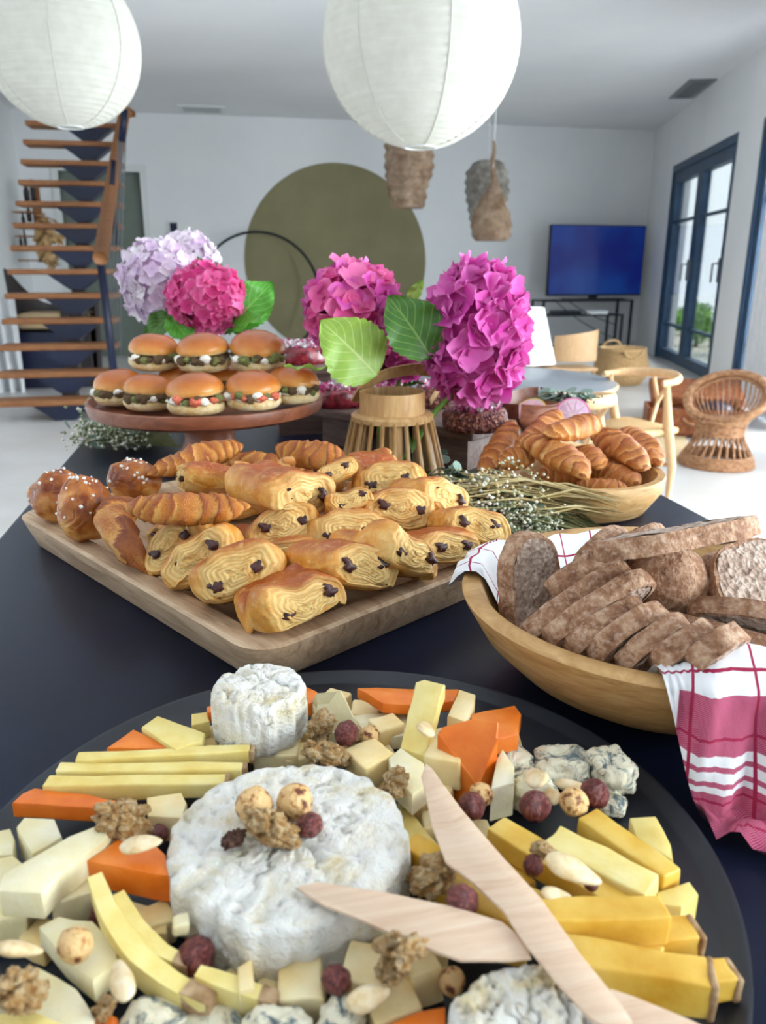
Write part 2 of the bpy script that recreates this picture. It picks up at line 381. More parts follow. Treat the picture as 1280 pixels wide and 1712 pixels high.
for px, h, off, lb in ((1166, .30, .95, 'bright green bush outside the first glazed door'), (1218, .20, .95, 'smaller green bush beside the bright one outside the first glazed door'), (1143, .22, 1.3, 'green bush nearest the fence outside the first glazed door')):
    d = ray(px, 545); nn = np.array([NR[0], NR[1], 0]); c3 = np.array([CORN[0], CORN[1], 0])+nn*off; tt = ((c3-CP)@nn)/(d@nn); p = CP+d*tt
    t = thing('garden_bush', lb, 'bush', Matrix.Translation((p[0], p[1], -.03)))
    obj('foliage', xf(leafball(800, (.26, .26, h), .04, int(px)), (0, 0, h+.035)), 'green_bush', t, smooth=False)['kind'] = 'stuff'
    obj('trunk', tube([(0, 0, .001), (0, 0, h)], .03), 'dark_stain', t)
# curtain at the right edge (gathers by the second glazed door)
def curtain(L, Hh, folds, amp, seed):
    nu, nv = folds*10+1, 14; V = []
    for i in range(nu):
        for j in range(nv):
            u, v = i/(nu-1), j/(nv-1); V.append((u*L, amp*math.sin(u*folds*2*math.pi+.6*math.sin(seed+v*2))*(.6+.4*v), Hh*(1-v)))
    return np.array(V), gridf(nu, nv)
solo('curtain', curtain(1.1, 2.25, 9, .035, 1), 'white_cloth', 'white gathered curtain hanging at the second glazed door', 'curtain', M=MR @ Matrix.Translation((5.05, -OUT*.12, .02)))
# ------------------------------------------------------------------ staircase
Y0, RUN, RISE, Z0 = 5.9, .18, .18, .15; SX0, SX1 = -1.72, -.88
st = thing('staircase', 'open wooden staircase on a dark steel spine climbing to the ceiling', 'staircase', (0, 0, 0))
tr_me = mesh('tread', xf(rbox(SX1-SX0, .23, .042, .01), ((SX0+SX1)/2, .115, -.02)), True)
XC = -1.24
def wedge():
    V = np.array([(-.21, .02, -.04), (.21, .02, -.04), (.055, .02, -.155), (-.055, .02, -.155), (-.21, .16, -.04), (.21, .16, -.04), (.055, .16, -.155), (-.055, .16, -.155)])
    return V, [(0, 3, 2, 1), (4, 5, 6, 7), (0, 1, 5, 4), (1, 2, 6, 5), (2, 3, 7, 6), (3, 0, 4, 7)]
wd_me = mesh('tread_support', wedge(), False); sp_me = mesh('spine_block', box(-.05, .05, .06, .2, -.2, -.12), False)
for i in range(15):
    T = Matrix.Translation((0, Y0+i*RUN, Z0+i*RISE))
    obj('tread', tr_me, 'oak_tread', st, T); obj('tread_support', wd_me, 'steel_navy', st, T @ Matrix.Translation((XC+.004*i, 0, 0)))
    obj('spine_block', sp_me, 'dark_stain', st, T @ Matrix.Translation((XC+.004*i, 0, 0)))
obj('spine_foot', box(XC-.07, XC+.07, Y0+.05, Y0+.2, 0, .04), 'steel_navy', st, smooth=False)
hp = [aty(168, 432, 6.05), aty(190, 290, 7.3), aty(208, 186, 8.25)]
obj('handrail', tube(hp, [.055, .055, .055], 10), 'oak_tread', st)
obj('newel_post', tube([aty(168, 438, 6.1), aty(190, 622, 6.1)], .028, 8), 'steel_navy', st)
pa, pb = aty(192, 260, 7.2), aty(184, 330, 7.2)
obj('rail_post', tube([aty(208, 183, 7.6), aty(204, 236, 7.6)], .03, 8), 'steel_navy', st)
obj('rail_post', tube([aty(190, 268, 7.0), aty(186, 330, 7.0), aty(196, 410, 7.0)], .02, 8), 'steel_navy', st)
for k in range(4):
    obj('cable', tube([aty(200+k*3.5, 215, 7.8), aty(184+k*6, 420, 6.4), aty(186+k*5, 590, 6.1)], .006, 6), 'grey_metal', st)
obj('ceiling_trim', prism([aty(205, 172, 8.4), aty(226, 186, 8.4), aty(208, 188, 8.3)], .05, .004), 'oak_tread', st)
# things behind the stairs
def ltx(px, py, y): return aty(px, py, y)
sh = thing('wall_shelf', 'narrow wooden wall shelf seen between the stair treads', 'shelf', aty(62, 365, 9.6))
k = depth(aty(62, 365, 9.6))/1300
obj('upright', box(-6*k, 8*k, 0, .04, -70*k, 55*k), 'oak_tread', sh, smooth=False)
for dz in (-66, -28, 10): obj('shelf_board', box(-34*k, -4*k, -.12, .06, dz*k-.015, dz*k), 'oak_tread', sh, smooth=False)
for q, (px, py, hh, ww) in enumerate([(46, 322, 30, 9), (57, 320, 34, 8), (40, 366, 18, 6), (50, 358, 26, 8), (44, 400, 34, 5), (36, 404, 20, 5)]):
    c = aty(px, py+hh/2, 9.56); g = revolve([(0, 0), (ww*k*.5, 0), (ww*k*.55, hh*k*.5), (ww*k*.25, hh*k*.8), (ww*k*.3, hh*k), (0, hh*k)], 12)
    solo('dark_bottle', xf(g, c), 'dark_stain', 'small dark bottle on the wall shelf behind the stairs', 'bottle', 'bottles on the wall shelf')
g = leafball(70, (.16, .08, .3), .09, 5); solo('dried_bunch', xf(g, aty(80, 405, 9.5)), 'straw', 'pale dried flower bunch hanging behind the stair treads', 'dried flowers', smooth=False)
# dark tub chair behind the stairs
tc = thing('tub_chair', 'dark tub chair with a woven striped side behind the staircase', 'chair', aty(108, 640, 7.9)*np.array([1, 1, 0]))
def tubshell():
    V = []; nu, nv = 25, 8
    for i in range(nu):
        a_ = math.radians(-20+220*i/(nu-1)); hh = .72+.34*max(0, -math.cos(a_))**3+.1*max(0, math.cos(a_))
        for j in range(nv): 
            v = j/(nv-1); rr = .33+.05*v; V.append((rr*math.cos(a_)*1.05, rr*math.sin(a_), hh*v))
    return np.array(V), gridf(nu, nv)
obj('shell', tubshell(), 'dark_stain', tc); obj('front_panel', box(-.32, .3, -.24, -.2, 0, .5), 'steel_navy', tc, smooth=False)
obj('seat', xf(rbox(.6, .5, .14, .04), (0, 0, .6)), 'jute', tc)
me = mesh('cane', box(-.012, .012, -.26, -.235, .02, .74), False)
for i in range(8): obj('cane', me, 'wicker' if i % 2 else 'dark_stain', tc, Matrix.Translation((.1+i*.03, 0, 0)))
V, F = curtain(.9, .82, 6, .05, 2); solo('reflection_sheet', (V*np.array([.62, 1.5, 1]), F), 'white_cloth', 'white pleated sheet standing in for window reflections low by the left wall under the stairs', 'cloth', M=Matrix.Translation(Vector(aty(-70, 640, 7.5)*np.array([1, 1, 0]))))  # added pleated sheet imitates window reflections low on the left wall
# ------------------------------------------------------------------ lanterns and pendants
def lantern(c, R, label):
    t = thing('paper_lantern', label, 'lantern', c, 'paper lanterns over the table')
    pr_ = []; nr = 34
    for i in range(nr*4+1):
        f = i/(nr*4); a_ = -math.pi/2+.16+f*(math.pi-.32); sc = 1-.010*abs(math.cos(math.pi*f*nr))**6
        pr_.append((R*math.cos(a_)*sc, R*math.sin(a_)*sc*.985))
    obj('shade', revolve(pr_, 64), 'paper', t)
    V = []
    for q in range(7):
        a_ = 2*math.pi*(q+.3)/7; V.append(tube([((R*1.001)*math.cos(e)*math.cos(a_), (R*1.001)*math.cos(e)*math.sin(a_), R*math.sin(e)*.985) for e in np.linspace(-1.38, 1.38, 24)], .0022, 5))
    for v in V: obj('seam', v, 'paper', t)
    a_ = np.linspace(0, 2*math.pi, 24, endpoint=False)
    for s in (-1, 1): obj('wire_ring', tube([(R*.165*math.cos(x), R*.165*math.sin(x), s*R*.972) for x in a_], .0025, 6, True), 'white_plastic', t)
    obj('cord', tube([(0, 0, R*.6), (0, 0, CEIL-c[2])], .003, 6), 'white_plastic', t)
lantern(atd(704, 72, 2.35), 164/1300*2.35, 'round white paper lantern with fine ribs hanging before the woven pendants')
lantern(atd(103, 76, 2.9), 128/1300*2.9, 'round white paper lantern hanging in front of the staircase')
def pendant(px0, px1, py0, py1, D, label, neck, seed):
    c = atd((px0+px1)/2, py1, D); top = atd((px0+px1)/2, py0, D); hh = top[2]-c[2]; rw = (px1-px0)/2/1300*D
    t = thing('woven_pendant', label, 'lamp', c, 'woven pendants')
    prof = []
    for i in range(57):
        v = i/56
        b = float(np.interp(v, [0, .07, .24, .32, .46, .6, .8, 1], [.78, 1.0, 1.0, .82, .46, .2, .11, .07])) if neck else .62+.38*math.sin(min(1, v*1.25)*math.pi*.62)
        if not neck and v > .8: b *= math.sqrt(max(.05, 1-((v-.8)/.2)**2*.75))
        prof.append((rw*b*(1+.045*math.sin(v*math.pi*15)), hh*v))
    g = revolve(prof, 40); V = g[0]; V = V+np.stack([fbm(V, 9, 2, seed), fbm(V, 9, 2, seed+3), 0*V[:, 0]], 1)*rw*.08
    obj('shade', (V, g[1]), 'pendant_grey' if seed == 2 else 'pendant_weave', t)
    obj('bulb', xf(sphere(14, 10), (0, 0, hh*.5), None, (.04, .04, .05)), 'white_plastic', t)
    obj('cord', tube([(0, 0, hh*.5), (0, 0, CEIL-c[2])], .004, 6), 'white_plastic', t)
pendant(643, 722, 228, 348, 6.3, 'brown woven pendant hanging just under the big paper lantern', False, 1)
pendant(777, 846, 273, 385, 6.8, 'plump grey brown woven pendant behind the bottle shaped one', False, 2)
pendant(788, 852, 243, 403, 6.3, 'bottle shaped woven pendant with a long thin neck', True, 3)
# ------------------------------------------------------------------ television and console
tvM = Matrix.Translation(Vector(aty(992, 500, 9.85)*np.array([1, 1, 0]))) @ rotz(math.radians(3))
k = depth(aty(992, 440, 9.85))/1300*.985
zc = aty(992, 436, 9.85)[2]
t = thing('television', 'flat television with a deep blue screen on the black console', 'television', tvM)
wv, hv = 88*k, 57*k
csg = obj('casing', xf(rbox(2*wv, .06, 2*hv, .01), (0, 0.02, zc)), 'black_metal', t)
obj('screen', box(-wv+.015, wv-.015, -.016, -.011, zc-hv+.02, zc+hv-.012), 'tv_screen', csg, smooth=False)
ctop = aty(985, 501, 9.85)[2]
obj('foot', join(box(-.05, .05, 0, .06, ctop, zc-hv+.05), box(-.4, .4, -.1, .12, ctop, ctop+.015)), 'black_metal', t, smooth=False)
def console(px0, px1, ztop, y, dp, label):
    a_, b_ = aty(px0, 500, y)[0], aty(px1, 500, y)[0]; t = thing('console_table', label, 'table', ((a_+b_)/2, y, 0), 'nesting consoles'); hw = (b_-a_)/2; r = .014
    obj('tabletop', box(-hw, hw, 0, dp, ztop-.02, ztop), 'black_metal', t, smooth=False)
    me = mesh('leg', box(-r, r, -r, r, 0, ztop-.02), False)
    for sx in (-1, 1):
        for yy in (r, dp-r): obj('leg', me, 'black_metal', t, Matrix.Translation((sx*(hw-r), yy, 0)))
    obj('rail', join(box(-hw, hw, dp-2*r, dp, .05, .07)), 'black_metal', t, smooth=False)
console(908, 1059, ctop, 9.7, .42, 'tall black metal console carrying the television')
z2 = aty(980, 525, 9.35)[2]
console(904, 1045, z2, 9.22, .42, 'lower black metal console nested under the television one')
c = aty(994, 520, 9.3); solo('router_box', xf(rbox(.28, .16, .045, .012), (c[0], c[1], z2+.022)), 'white_plastic', 'slim white box on the lower console', 'router')
c = aty(932, 518, 9.3); solo('game_console', xf(rbox(.34, .2, .05, .01), (c[0]+.1, c[1], z2+.026)), 'black_metal', 'slim black box on the lower console beside the white box', 'media box')
for a_, b_, m_ in (((925, 500), (1025, 565), (965, 540)), ((945, 500), (1030, 543), (985, 530))):
    P0, P1, P2 = aty(*a_, 9.16), aty(*m_, 9.16), aty(*b_, 9.16)
    solo('power_cable', tube([(1-s)**2*P0+2*s*(1-s)*P1+s*s*P2 for s in np.linspace(0, 1, 14)], .006, 6), 'black_metal', 'thin black cable sagging %s under the television' % ('lowest' if a_[0] == 925 else 'slightly, the upper one,'), 'cable')
# ------------------------------------------------------------------ dining corner
tp = at(845, 634, .56)
dt = thing('round_table', 'round dining table with a smooth grey top', 'table', Matrix.Translation((tp[0], tp[1], 0)) @ Matrix.Diagonal((.83, .83, .755, 1)))
obj('tabletop', revolve([(0, .715), (.55, .715), (.60, .725), (.605, .735), (.59, .742), (0, .742)], 64), 'grey_top', dt, smooth=40)
obj('rim', revolve([(.596, .712), (.612, .716), (.613, .730), (.606, .7345)], 64), 'oak_pale', dt)
obj('column', revolve([(0, 0), (.28, 0), (.26, .02), (.06, .06), (.05, .4), (.09, .7), (0, .715)], 32), 'oak_pale', dt)
def wishbone(M, label, rail_h=.72):
    t = thing('armchair', label, 'chair', M, 'bent wood armchairs')
    for sx in (-1, 1):
        obj('leg', tube([(sx*.24, -.22, 0), (sx*.235, -.22, .3), (sx*.22, -.21, .45)], [.016, .024, .02], 8), 'oak_pale', t)
        obj('leg', tube([(sx*.21, .22, 0), (sx*.235, .2, .25), (sx*.26, .08, .5), (sx*.27, .02, rail_h-.01)], [.016, .03, .034, .02], 8), 'oak_pale', t)
    a_ = np.linspace(-.25, math.pi+.25, 26)
    obj('arm_rail', tube([(.285*math.cos(x)*1.02, .03+.25*math.sin(x), rail_h+.012*math.sin(x)) for x in a_], [.017+.008*math.sin(max(0, min(math.pi, x))) for x in a_], 10), 'oak_pale', t)
    obj('seat', xf(rbox(.5, .44, .035, .015), (0, 0, .45)), 'straw', t)
    obj('splat', tube([(0, .2, .45), (0, .25, .58), (-.09, .275, rail_h)], .014, 8), 'oak_pale', t); obj('splat', tube([(0, .2, .45), (0, .25, .58), (.09, .275, rail_h)], .014, 8), 'oak_pale', t)
    for y_ in (-.21, .2): obj('stretcher', tube([(-.23, y_, .25), (.23, y_, .25)], .012, 6), 'oak_pale', t)
c = at(1062, 632, .59); wishbone(Matrix.Translation((c[0], c[1], 0)) @ rotz(math.radians(-72)) @ Matrix.Diagonal((.62, .62, .82, 1)), 'bent wood armchair with a curved arm rail beside the wicker trunk')
c = atd(945, 668, 2.72); wishbone(Matrix.Translation((c[0], c[1], 0)) @ rotz(math.radians(200)) @ Matrix.Diagonal((.55, .55, c[2]/.66, 1)), 'bent wood armchair drawn up to the round grey table', .66)
c = atd(962, 590, 5.6)
pb_ = thing('plywood_chair', 'pale curved plywood chair back behind the round table', 'chair', Matrix.Translation((c[0], c[1], 0)) @ Matrix.Diagonal((.62, .62, .80, 1)))
V = []
for i in range(17):
    for j in range(7):
        a_ = math.radians(-60+120*i/16); v = j/6; V.append((.30*math.sin(a_)*1.02, .2-.2*math.cos(a_)-.1, .52+v*(.25+.03*math.sin(a_))))
gb = (np.array(V), gridf(17, 7)); obj('backrest', (np.concatenate([gb[0], gb[0]+np.array([0, .018, 0])]), gb[1]+[tuple(q+119 for q in f[::-1]) for f in gb[1]]), 'oak_pale', pb_)
obj('seat', xf(rbox(.48, .44, .03, .012), (0, .1, .45)), 'oak_pale', pb_)
for sx in (-1, 1):
    for yy in (-.08, .28): obj('leg', tube([(sx*.2, yy, .44), (sx*.23, yy*1.1, 0)], [.02, .014], 8), 'oak_pale', pb_)
# straw basket with a loop handle
c = at(1045, 640, .0); k = 5.6/1300
bp = at(1046, 646, 0)+FH*.2
bk = thing('straw_basket', 'plump woven straw basket with loop handles by the glazed door', 'basket', Matrix.Translation((bp[0], bp[1], 0)) @ Matrix.Diagonal((1, 1, .68, 1)))
rw = 42*depth(bp)/1300
prof = [(0, 0), (rw*.7, 0), (rw*.95, .1), (rw*1.02, .25), (rw*.9, .38), (rw*.86, .47), (rw*.92, .5), (rw*.86, .5), (rw*.8, .4), (rw*.9, .25), (rw*.6, .03), (0, .02)]
obj('body', revolve(prof, 40), 'straw', bk)
for k_ in range(14): obj('coil', tube([((np.interp(.02+k_*.034, [p_[1] for p_ in prof[1:7]], [p_[0] for p_ in prof[1:7]])+.002)*math.cos(x), (np.interp(.02+k_*.034, [p_[1] for p_ in prof[1:7]], [p_[0] for p_ in prof[1:7]])+.002)*math.sin(x), .02+k_*.034) for x in np.linspace(0, 2*math.pi, 36, endpoint=False)], .013, 6, True), 'straw', bk)
for s in (-1, 1): obj('handle', tube([(s*.0-.09+.09*(1-math.cos(x)), s*rw*.93, .48-.09*math.sin(x)*(1 if s < 0 else -1)) for x in np.linspace(0, math.pi, 14)], .014, 8), 'straw', bk)
# draped white cloth over a chair
c = aty(886, 570, 4.8)
V = []
for i in range(41):
    for j in range(12):
        a_ = 2*math.pi*i/40; v = j/11; rr = .10+.07*v+.015*v*math.sin(a_*7); V.append((rr*math.cos(a_)*1.25, rr*math.sin(a_), (.82-.345*v**1.1)*1.0))
    # crown closes with the first ring
g = (np.array(V), gridf(41, 12)); g = (np.concatenate([g[0], [(0, 0, .83)]]), g[1]+[((i+1)*12, i*12, 492) for i in range(40)])
solo('draped_cloth', g, 'white_cloth', 'white cloth draped over a chair back behind the flowers', 'cloth', M=Matrix.Translation((c[0]-.05, c[1], 0)))
ch = thing('side_chair', 'wooden chair hidden under the white draped cloth', 'chair', (c[0]-.05, c[1], 0))
obj('seat', xf(rbox(.4, .4, .03, .01), (0, -.1, .44)), 'oak_pale', ch); obj('backrest', box(-.1, .1, -.02, .02, .45, .81), 'oak_pale', ch, smooth=False)
for sx in (-1, 1):
    for yy in (-.26, .06): obj('leg', tube([(sx*.17, yy, .43), (sx*.18, yy, 0)], .016, 8), 'oak_pale', ch)
# rug, wicker trunk, small wicker chair
rp = [at(1300, 757, .004), at(800, 772, .004), at(770, 690, .004), at(1140, 672, .004)]
rp = [at(1148, 764, .012), at(960, 768, .012), at(985, 702, .012), at(1145, 692, .012)]
solo('jute_rug', prism(rp, .012, .003), 'jute', 'flat woven jute rug under the bent wood armchairs', 'rug', smooth=False)
c = at(1138, 738, 0); tk = thing('wicker_suitcase', 'open brown wicker trunk standing on the jute rug', 'trunk', Matrix.Translation((c[0]+.2, c[1]+.22, .012)) @ rotz(math.radians(-24)))
LX, LY, LZ = .30, .16, .17
for nm, g in (('side', box(-LX, LX, -LY, -LY+.015, 0, LZ)), ('side', box(-LX, LX, LY-.015, LY, 0, LZ)), ('end', box(-LX, -LX+.015, -LY, LY, 0, LZ)), ('end', box(LX-.015, LX, -LY, LY, 0, LZ)), ('bottom', box(-LX, LX, -LY, LY, 0, .015))): obj(nm, g, 'suitcase', tk, smooth=False)
obj('lid', xf(rbox(2*LX, 2*LY, .07, .015), (.04, LY+.11, LZ+.055), Matrix.Rotation(math.radians(16), 4, 'X')), 'suitcase', tk)
obj('handle', tube([(-.08+.08*(1-math.cos(x)), -LY-.01-.02*math.sin(x), .12-.04*math.sin(x)) for x in np.linspace(0, math.pi, 12)], .009, 6), 'wicker', tk)
me = mesh('reed', box(.0, .006, -LY-.004, LY, 0, LZ-.01), False)
for i in range(9): obj('reed', mesh('reed', box(LX-.001, LX+.005, -LY+i*.037, -LY+i*.037+.026, .01, LZ-.01), False), 'wicker', tk)
M_ = tk.matrix_basis
solo('dark_bag', xf(sphere(20, 12), (0, 0, 0), None, (.11, .09, .06)), 'steel_navy', 'dark round pouch resting inside the wicker trunk', 'bag', M=M_ @ Matrix.Translation((.14, 0, LZ-.02)))
mk('plum_cloth', ['#3d1f45', '#5d3362'], 12, .8)
g = sphere(24, 14); solo('plum_scarf', (g[0]*np.array([.12, .11, .06])*(1+.18*fbm(g[0], 3, 2, 4))[:, None], g[1]), 'plum_cloth', 'crumpled purple scarf inside the wicker trunk', 'scarf', M=M_ @ Matrix.Translation((-.14, 0, LZ-.075)))
# peacock chair
c = at(1220, 790, 0); wc = thing('wicker_chair', 'small wicker chair with a flared base and round scooped back', 'chair', Matrix.Translation((c[0]+.03, c[1]+.18, 0)) @ Matrix.Diagonal((.95, .95, .76, 1)))
def wr(z):
    return np.interp(z, [0, .05, .22, .30, .36], [.205, .20, .125, .13, .15])
nst = 26
for i in range(nst):
    a_ = 2*math.pi*i/nst; obj('cane', tube([((wr(z))*math.cos(a_+z*.6), wr(z)*math.sin(a_+z*.6), z) for z in np.linspace(.02, .3, 6)], .007, 5), 'wicker', wc)
x_ = np.linspace(0, 2*math.pi, 40, endpoint=False)
for z in list(np.linspace(.01, .085, 7))+list(np.linspace(.235, .33, 8)): obj('hoop', tube([(wr(z)*math.cos(t)*1.02, wr(z)*math.sin(t)*1.02, z) for t in x_], .008, 6, True), 'wicker', wc)
obj('seat', revolve([(0, .315), (.15, .325), (.155, .34), (0, .335)], 32), 'wicker', wc)
RM = rotz(math.radians(-62))
def rimpt(t):   # tilted oval rim of the scooped back
    p_ = Vector((.235*math.cos(t), .20*math.sin(t), 0)); q = Matrix.Rotation(math.radians(50), 4, 'X') @ p_; return np.array(RM @ Vector((q.x, q.y+.03, q.z+.50)))
obj('rim', tube([rimpt(t) for t in x_], .027, 10, True), 'wicker', wc)
obj('rim', tube([rimpt(t)*np.array([.9, .9, 1])+np.array([0, 0, -.035]) for t in x_], .012, 8, True), 'wicker', wc)
for i in range(40):
    t_ = 2*math.pi*i/40; p_ = rimpt(t_); b_ = np.array([.14*math.cos(t_+RM.to_euler().z), .14*math.sin(t_+RM.to_euler().z), .33]); m_ = (p_+b_)/2+np.array([b_[0], b_[1], 0])*.18
    obj('cane', tube([p_, m_, b_], .006, 5), 'wicker', wc)
# ------------------------------------------------------------------ table ware materials
wood('tray_wood', ['#96785e', '#b99a7c', '#cfb292', '#d9c0a4'], 7, (1.2, 9, 9), rough=.6, bump=.3, vary=False)
wood('bowl_wood', ['#8f6438', '#b98d55', '#c99f68', '#d6b382'], 5, (3, 3, 14), rough=.55, bump=.25, dist=2.5)
wood('stand_wood', ['#5e3120', '#834a31', '#9d6145'], 7, (1.2, 8, 8), rough=.4, bump=.15)
wood('riser_wood', ['#4f3c38', '#6f5850', '#8f786c'], 8, (1.2, 10, 10), rough=.6)
wood('knife_wood', ['#cfa98c', '#dfc1a6', '#e6cfb8'], 9, (1, 14, 14), rough=.6, bump=.12)
wood('bamboo', ['#a97b4c', '#c39a66', '#d6b384'], 9, (8, 8, 1), rough=.45, bump=.1)
mk('platter_black', ['#14181f', '#1d222c', '#272d38'], 9, .42, bump=(.1, 300, .0006))
# ------------------------------------------------------------------ pastry materials
def pastry(name, pale, gold, brown, gloss=.35, lay=26):
    """sh = (end face 0/1, ring radius on the end face or ridge phase, brownness)"""
    n = Nt(name); c = n.coord((1, 1, 1)); face = n.attr('sh', 0); r = n.attr('sh', 1); br = n.attr('sh', 2)
    nz = n.noise(c, 55, 4, .6); nz2 = n.noise(c, 160, 4, .6)
    ly = n.math('SINE', n.math('ADD', n.math('MULTIPLY', r, float(lay)), n.math('MULTIPLY', nz, 11.0)))
    ly01 = n.rng(ly, -1, 1)
    crust = n.ramp(n.math('ADD', br, n.math('MULTIPLY', n.math('SUBTRACT', nz, .5), .75)), [(.15, pale), (.45, gold), (.9, brown)])
    crust = n.mix(n.rng(nz2, .52, .72, 0, .35), crust, pale)
    fc = n.mix(n.rng(ly, -1, .2, .45, 1), gold, pale); fc = n.mix(n.rng(nz, .50, .72, 0, .75), fc, gold); fc = n.mix(n.rng(r, .62, .96, 0, .85), fc, crust)
    n.P(Base_Color=n.mix(face, crust, fc), Roughness=n.rng(face, 0, 1, gloss, .6)); n.p.inputs['Specular IOR Level'].default_value = .4
    n.bump(n.math('ADD', n.math('MULTIPLY', ly01, .7), n.math('MULTIPLY', nz2, .8)), .55, .0016)
    MATS[name] = n.m
pastry('choc_pastry', '#f4d48e', '#e09a3e', '#a44a12', lay=52)
pastry('croissant_pastry', '#efb567', '#d2812f', '#9a4211', lay=30)
pastry('croissant_pale', '#f2bd7a', '#da8c42', '#a64f18', lay=30)
pastry('brioche_pastry', '#dda055', '#b5672a', '#7c3513', gloss=.22, lay=8)
mk('chocolate', ['#2a1013', '#43201f', '#5a3230'], 220, .4, bump=(.5, 400, .001))
mk('pearl_sugar', ['#f1ece4'], rough=.6)
n = Nt('bun_top'); c = n.coord((1, 1, 1)); tc = n.n('TexCoord'); sx = n.n('SeparateXYZ'); n.set(sx.inputs[0], tc.outputs['Object']); a1 = n.noise(c, 2.2, 4); f = n.math('ADD', n.math('MULTIPLY', sx.outputs[2], 1.5), n.math('MULTIPLY', n.math('SUBTRACT', a1, .5), .5))
n.P(Base_Color=n.ramp(f, [(.05, '#ecc98c'), (.22, '#dd9a4e'), (.6, '#c4712c'), (1.0, '#a9541b')]), Roughness=.26); n.bump(n.noise(c, 30, 4), .08, .02); MATS['bun_top'] = n.m
mk('bun_bottom', ['#dfb878', '#ecd09a', '#f3e0b8'], 3, .6, bump=(.35, 14, .05))
mk('burger_meat', ['#6b4a30', '#9a744a', '#c8a478'], 9, .6, bump=(.9, 16, .08))
mk('burger_greens', ['#566030', '#8a9048', '#b9bc7a'], 5, .55, bump=(.8, 260, .002))
mk('tomato', ['#c8452e', '#e0694a', '#ec9878'], 4, .4, bump=(.5, 200, .001))
mk('cream_sauce', ['#e9e2d2', '#f2eee4'], 90, .5)
# ------------------------------------------------------------------ the long black table
TB = thing('long_table', 'long black topped table carrying the whole buffet', 'table', (0, 0, 0))
obj('tabletop', xf(rbox(.862, 2.45, .04, .006), (.146, .555, .73)), 'black_top', TB, smooth=30)
for x in (-.23, .52):
    for y in (-.6, 1.7): obj('leg', box(x-.035, x+.035, y-.035, y+.035, 0, .712), 'black_metal', TB, smooth=False)
obj('apron', join(box(-.2, .49, -.61, -.585, .64, .712), box(-.2, .49, 1.685, 1.71, .64, .712)), 'black_metal', TB, smooth=False)
# ------------------------------------------------------------------ wooden tray
def rrect(a, b, r, n=5):
    P = []
    for sx, sy, a0 in ((1, 1, 0), (-1, 1, 90), (-1, -1, 180), (1, -1, 270)):
        for k in range(n+1):
            t = math.radians(a0+90*k/n); P.append((sx*(a-r)+r*math.cos(t), sy*(b-r)+r*math.sin(t)))
    return np.array(P)
def loops(rings, cap0=True, cap1=True):
    n = len(rings[0]); V = np.concatenate(rings); F = []
    for k in range(len(rings)-1):
        for i in range(n):
            j = (i+1) % n; F.append((k*n+i, k*n+j, (k+1)*n+j, (k+1)*n+i))
    if cap0: F.append(tuple(range(n-1, -1, -1)))
    if cap1: F.append(tuple(range((len(rings)-1)*n, len(rings)*n)))
    return V, F
tF, tL = at(430, 1098, .785), at(22, 858, .785); tu = (tL-tF); TLn = np.linalg.norm(tu); tu /= TLn; tv = np.array([tu[1], -tu[0], 0]); TWd = .345
tc_ = tF+tu*TLn/2+tv*TWd/2; tray_M = mat4((tc_[0], tc_[1], .75), X=tu, Y=-tv, Z=(0, 0, 1))
def ring(a, b, r, z): P = rrect(a, b, r); return np.c_[P, np.full(len(P), z)]
A, B = TLn/2, TWd/2
g = loops([ring(A-.014, B-.014, .026, 0), ring(A-.011, B-.011, .028, .003), ring(A-.001, B-.001, .03, .030), ring(A, B, .03, .034), ring(A-.003, B-.003, .03, .0365), ring(A-.020, B-.020, .03, .0365), ring(A-.023, B-.023, .03, .035), ring(A-.034, B-.034, .03, .014), ring(A-.04, B-.04, .03, .012)])
tag(obj('wooden_tray', g, 'tray_wood', None, tray_M, smooth=35), 'large rectangular carved wooden tray full of pastries', 'tray')
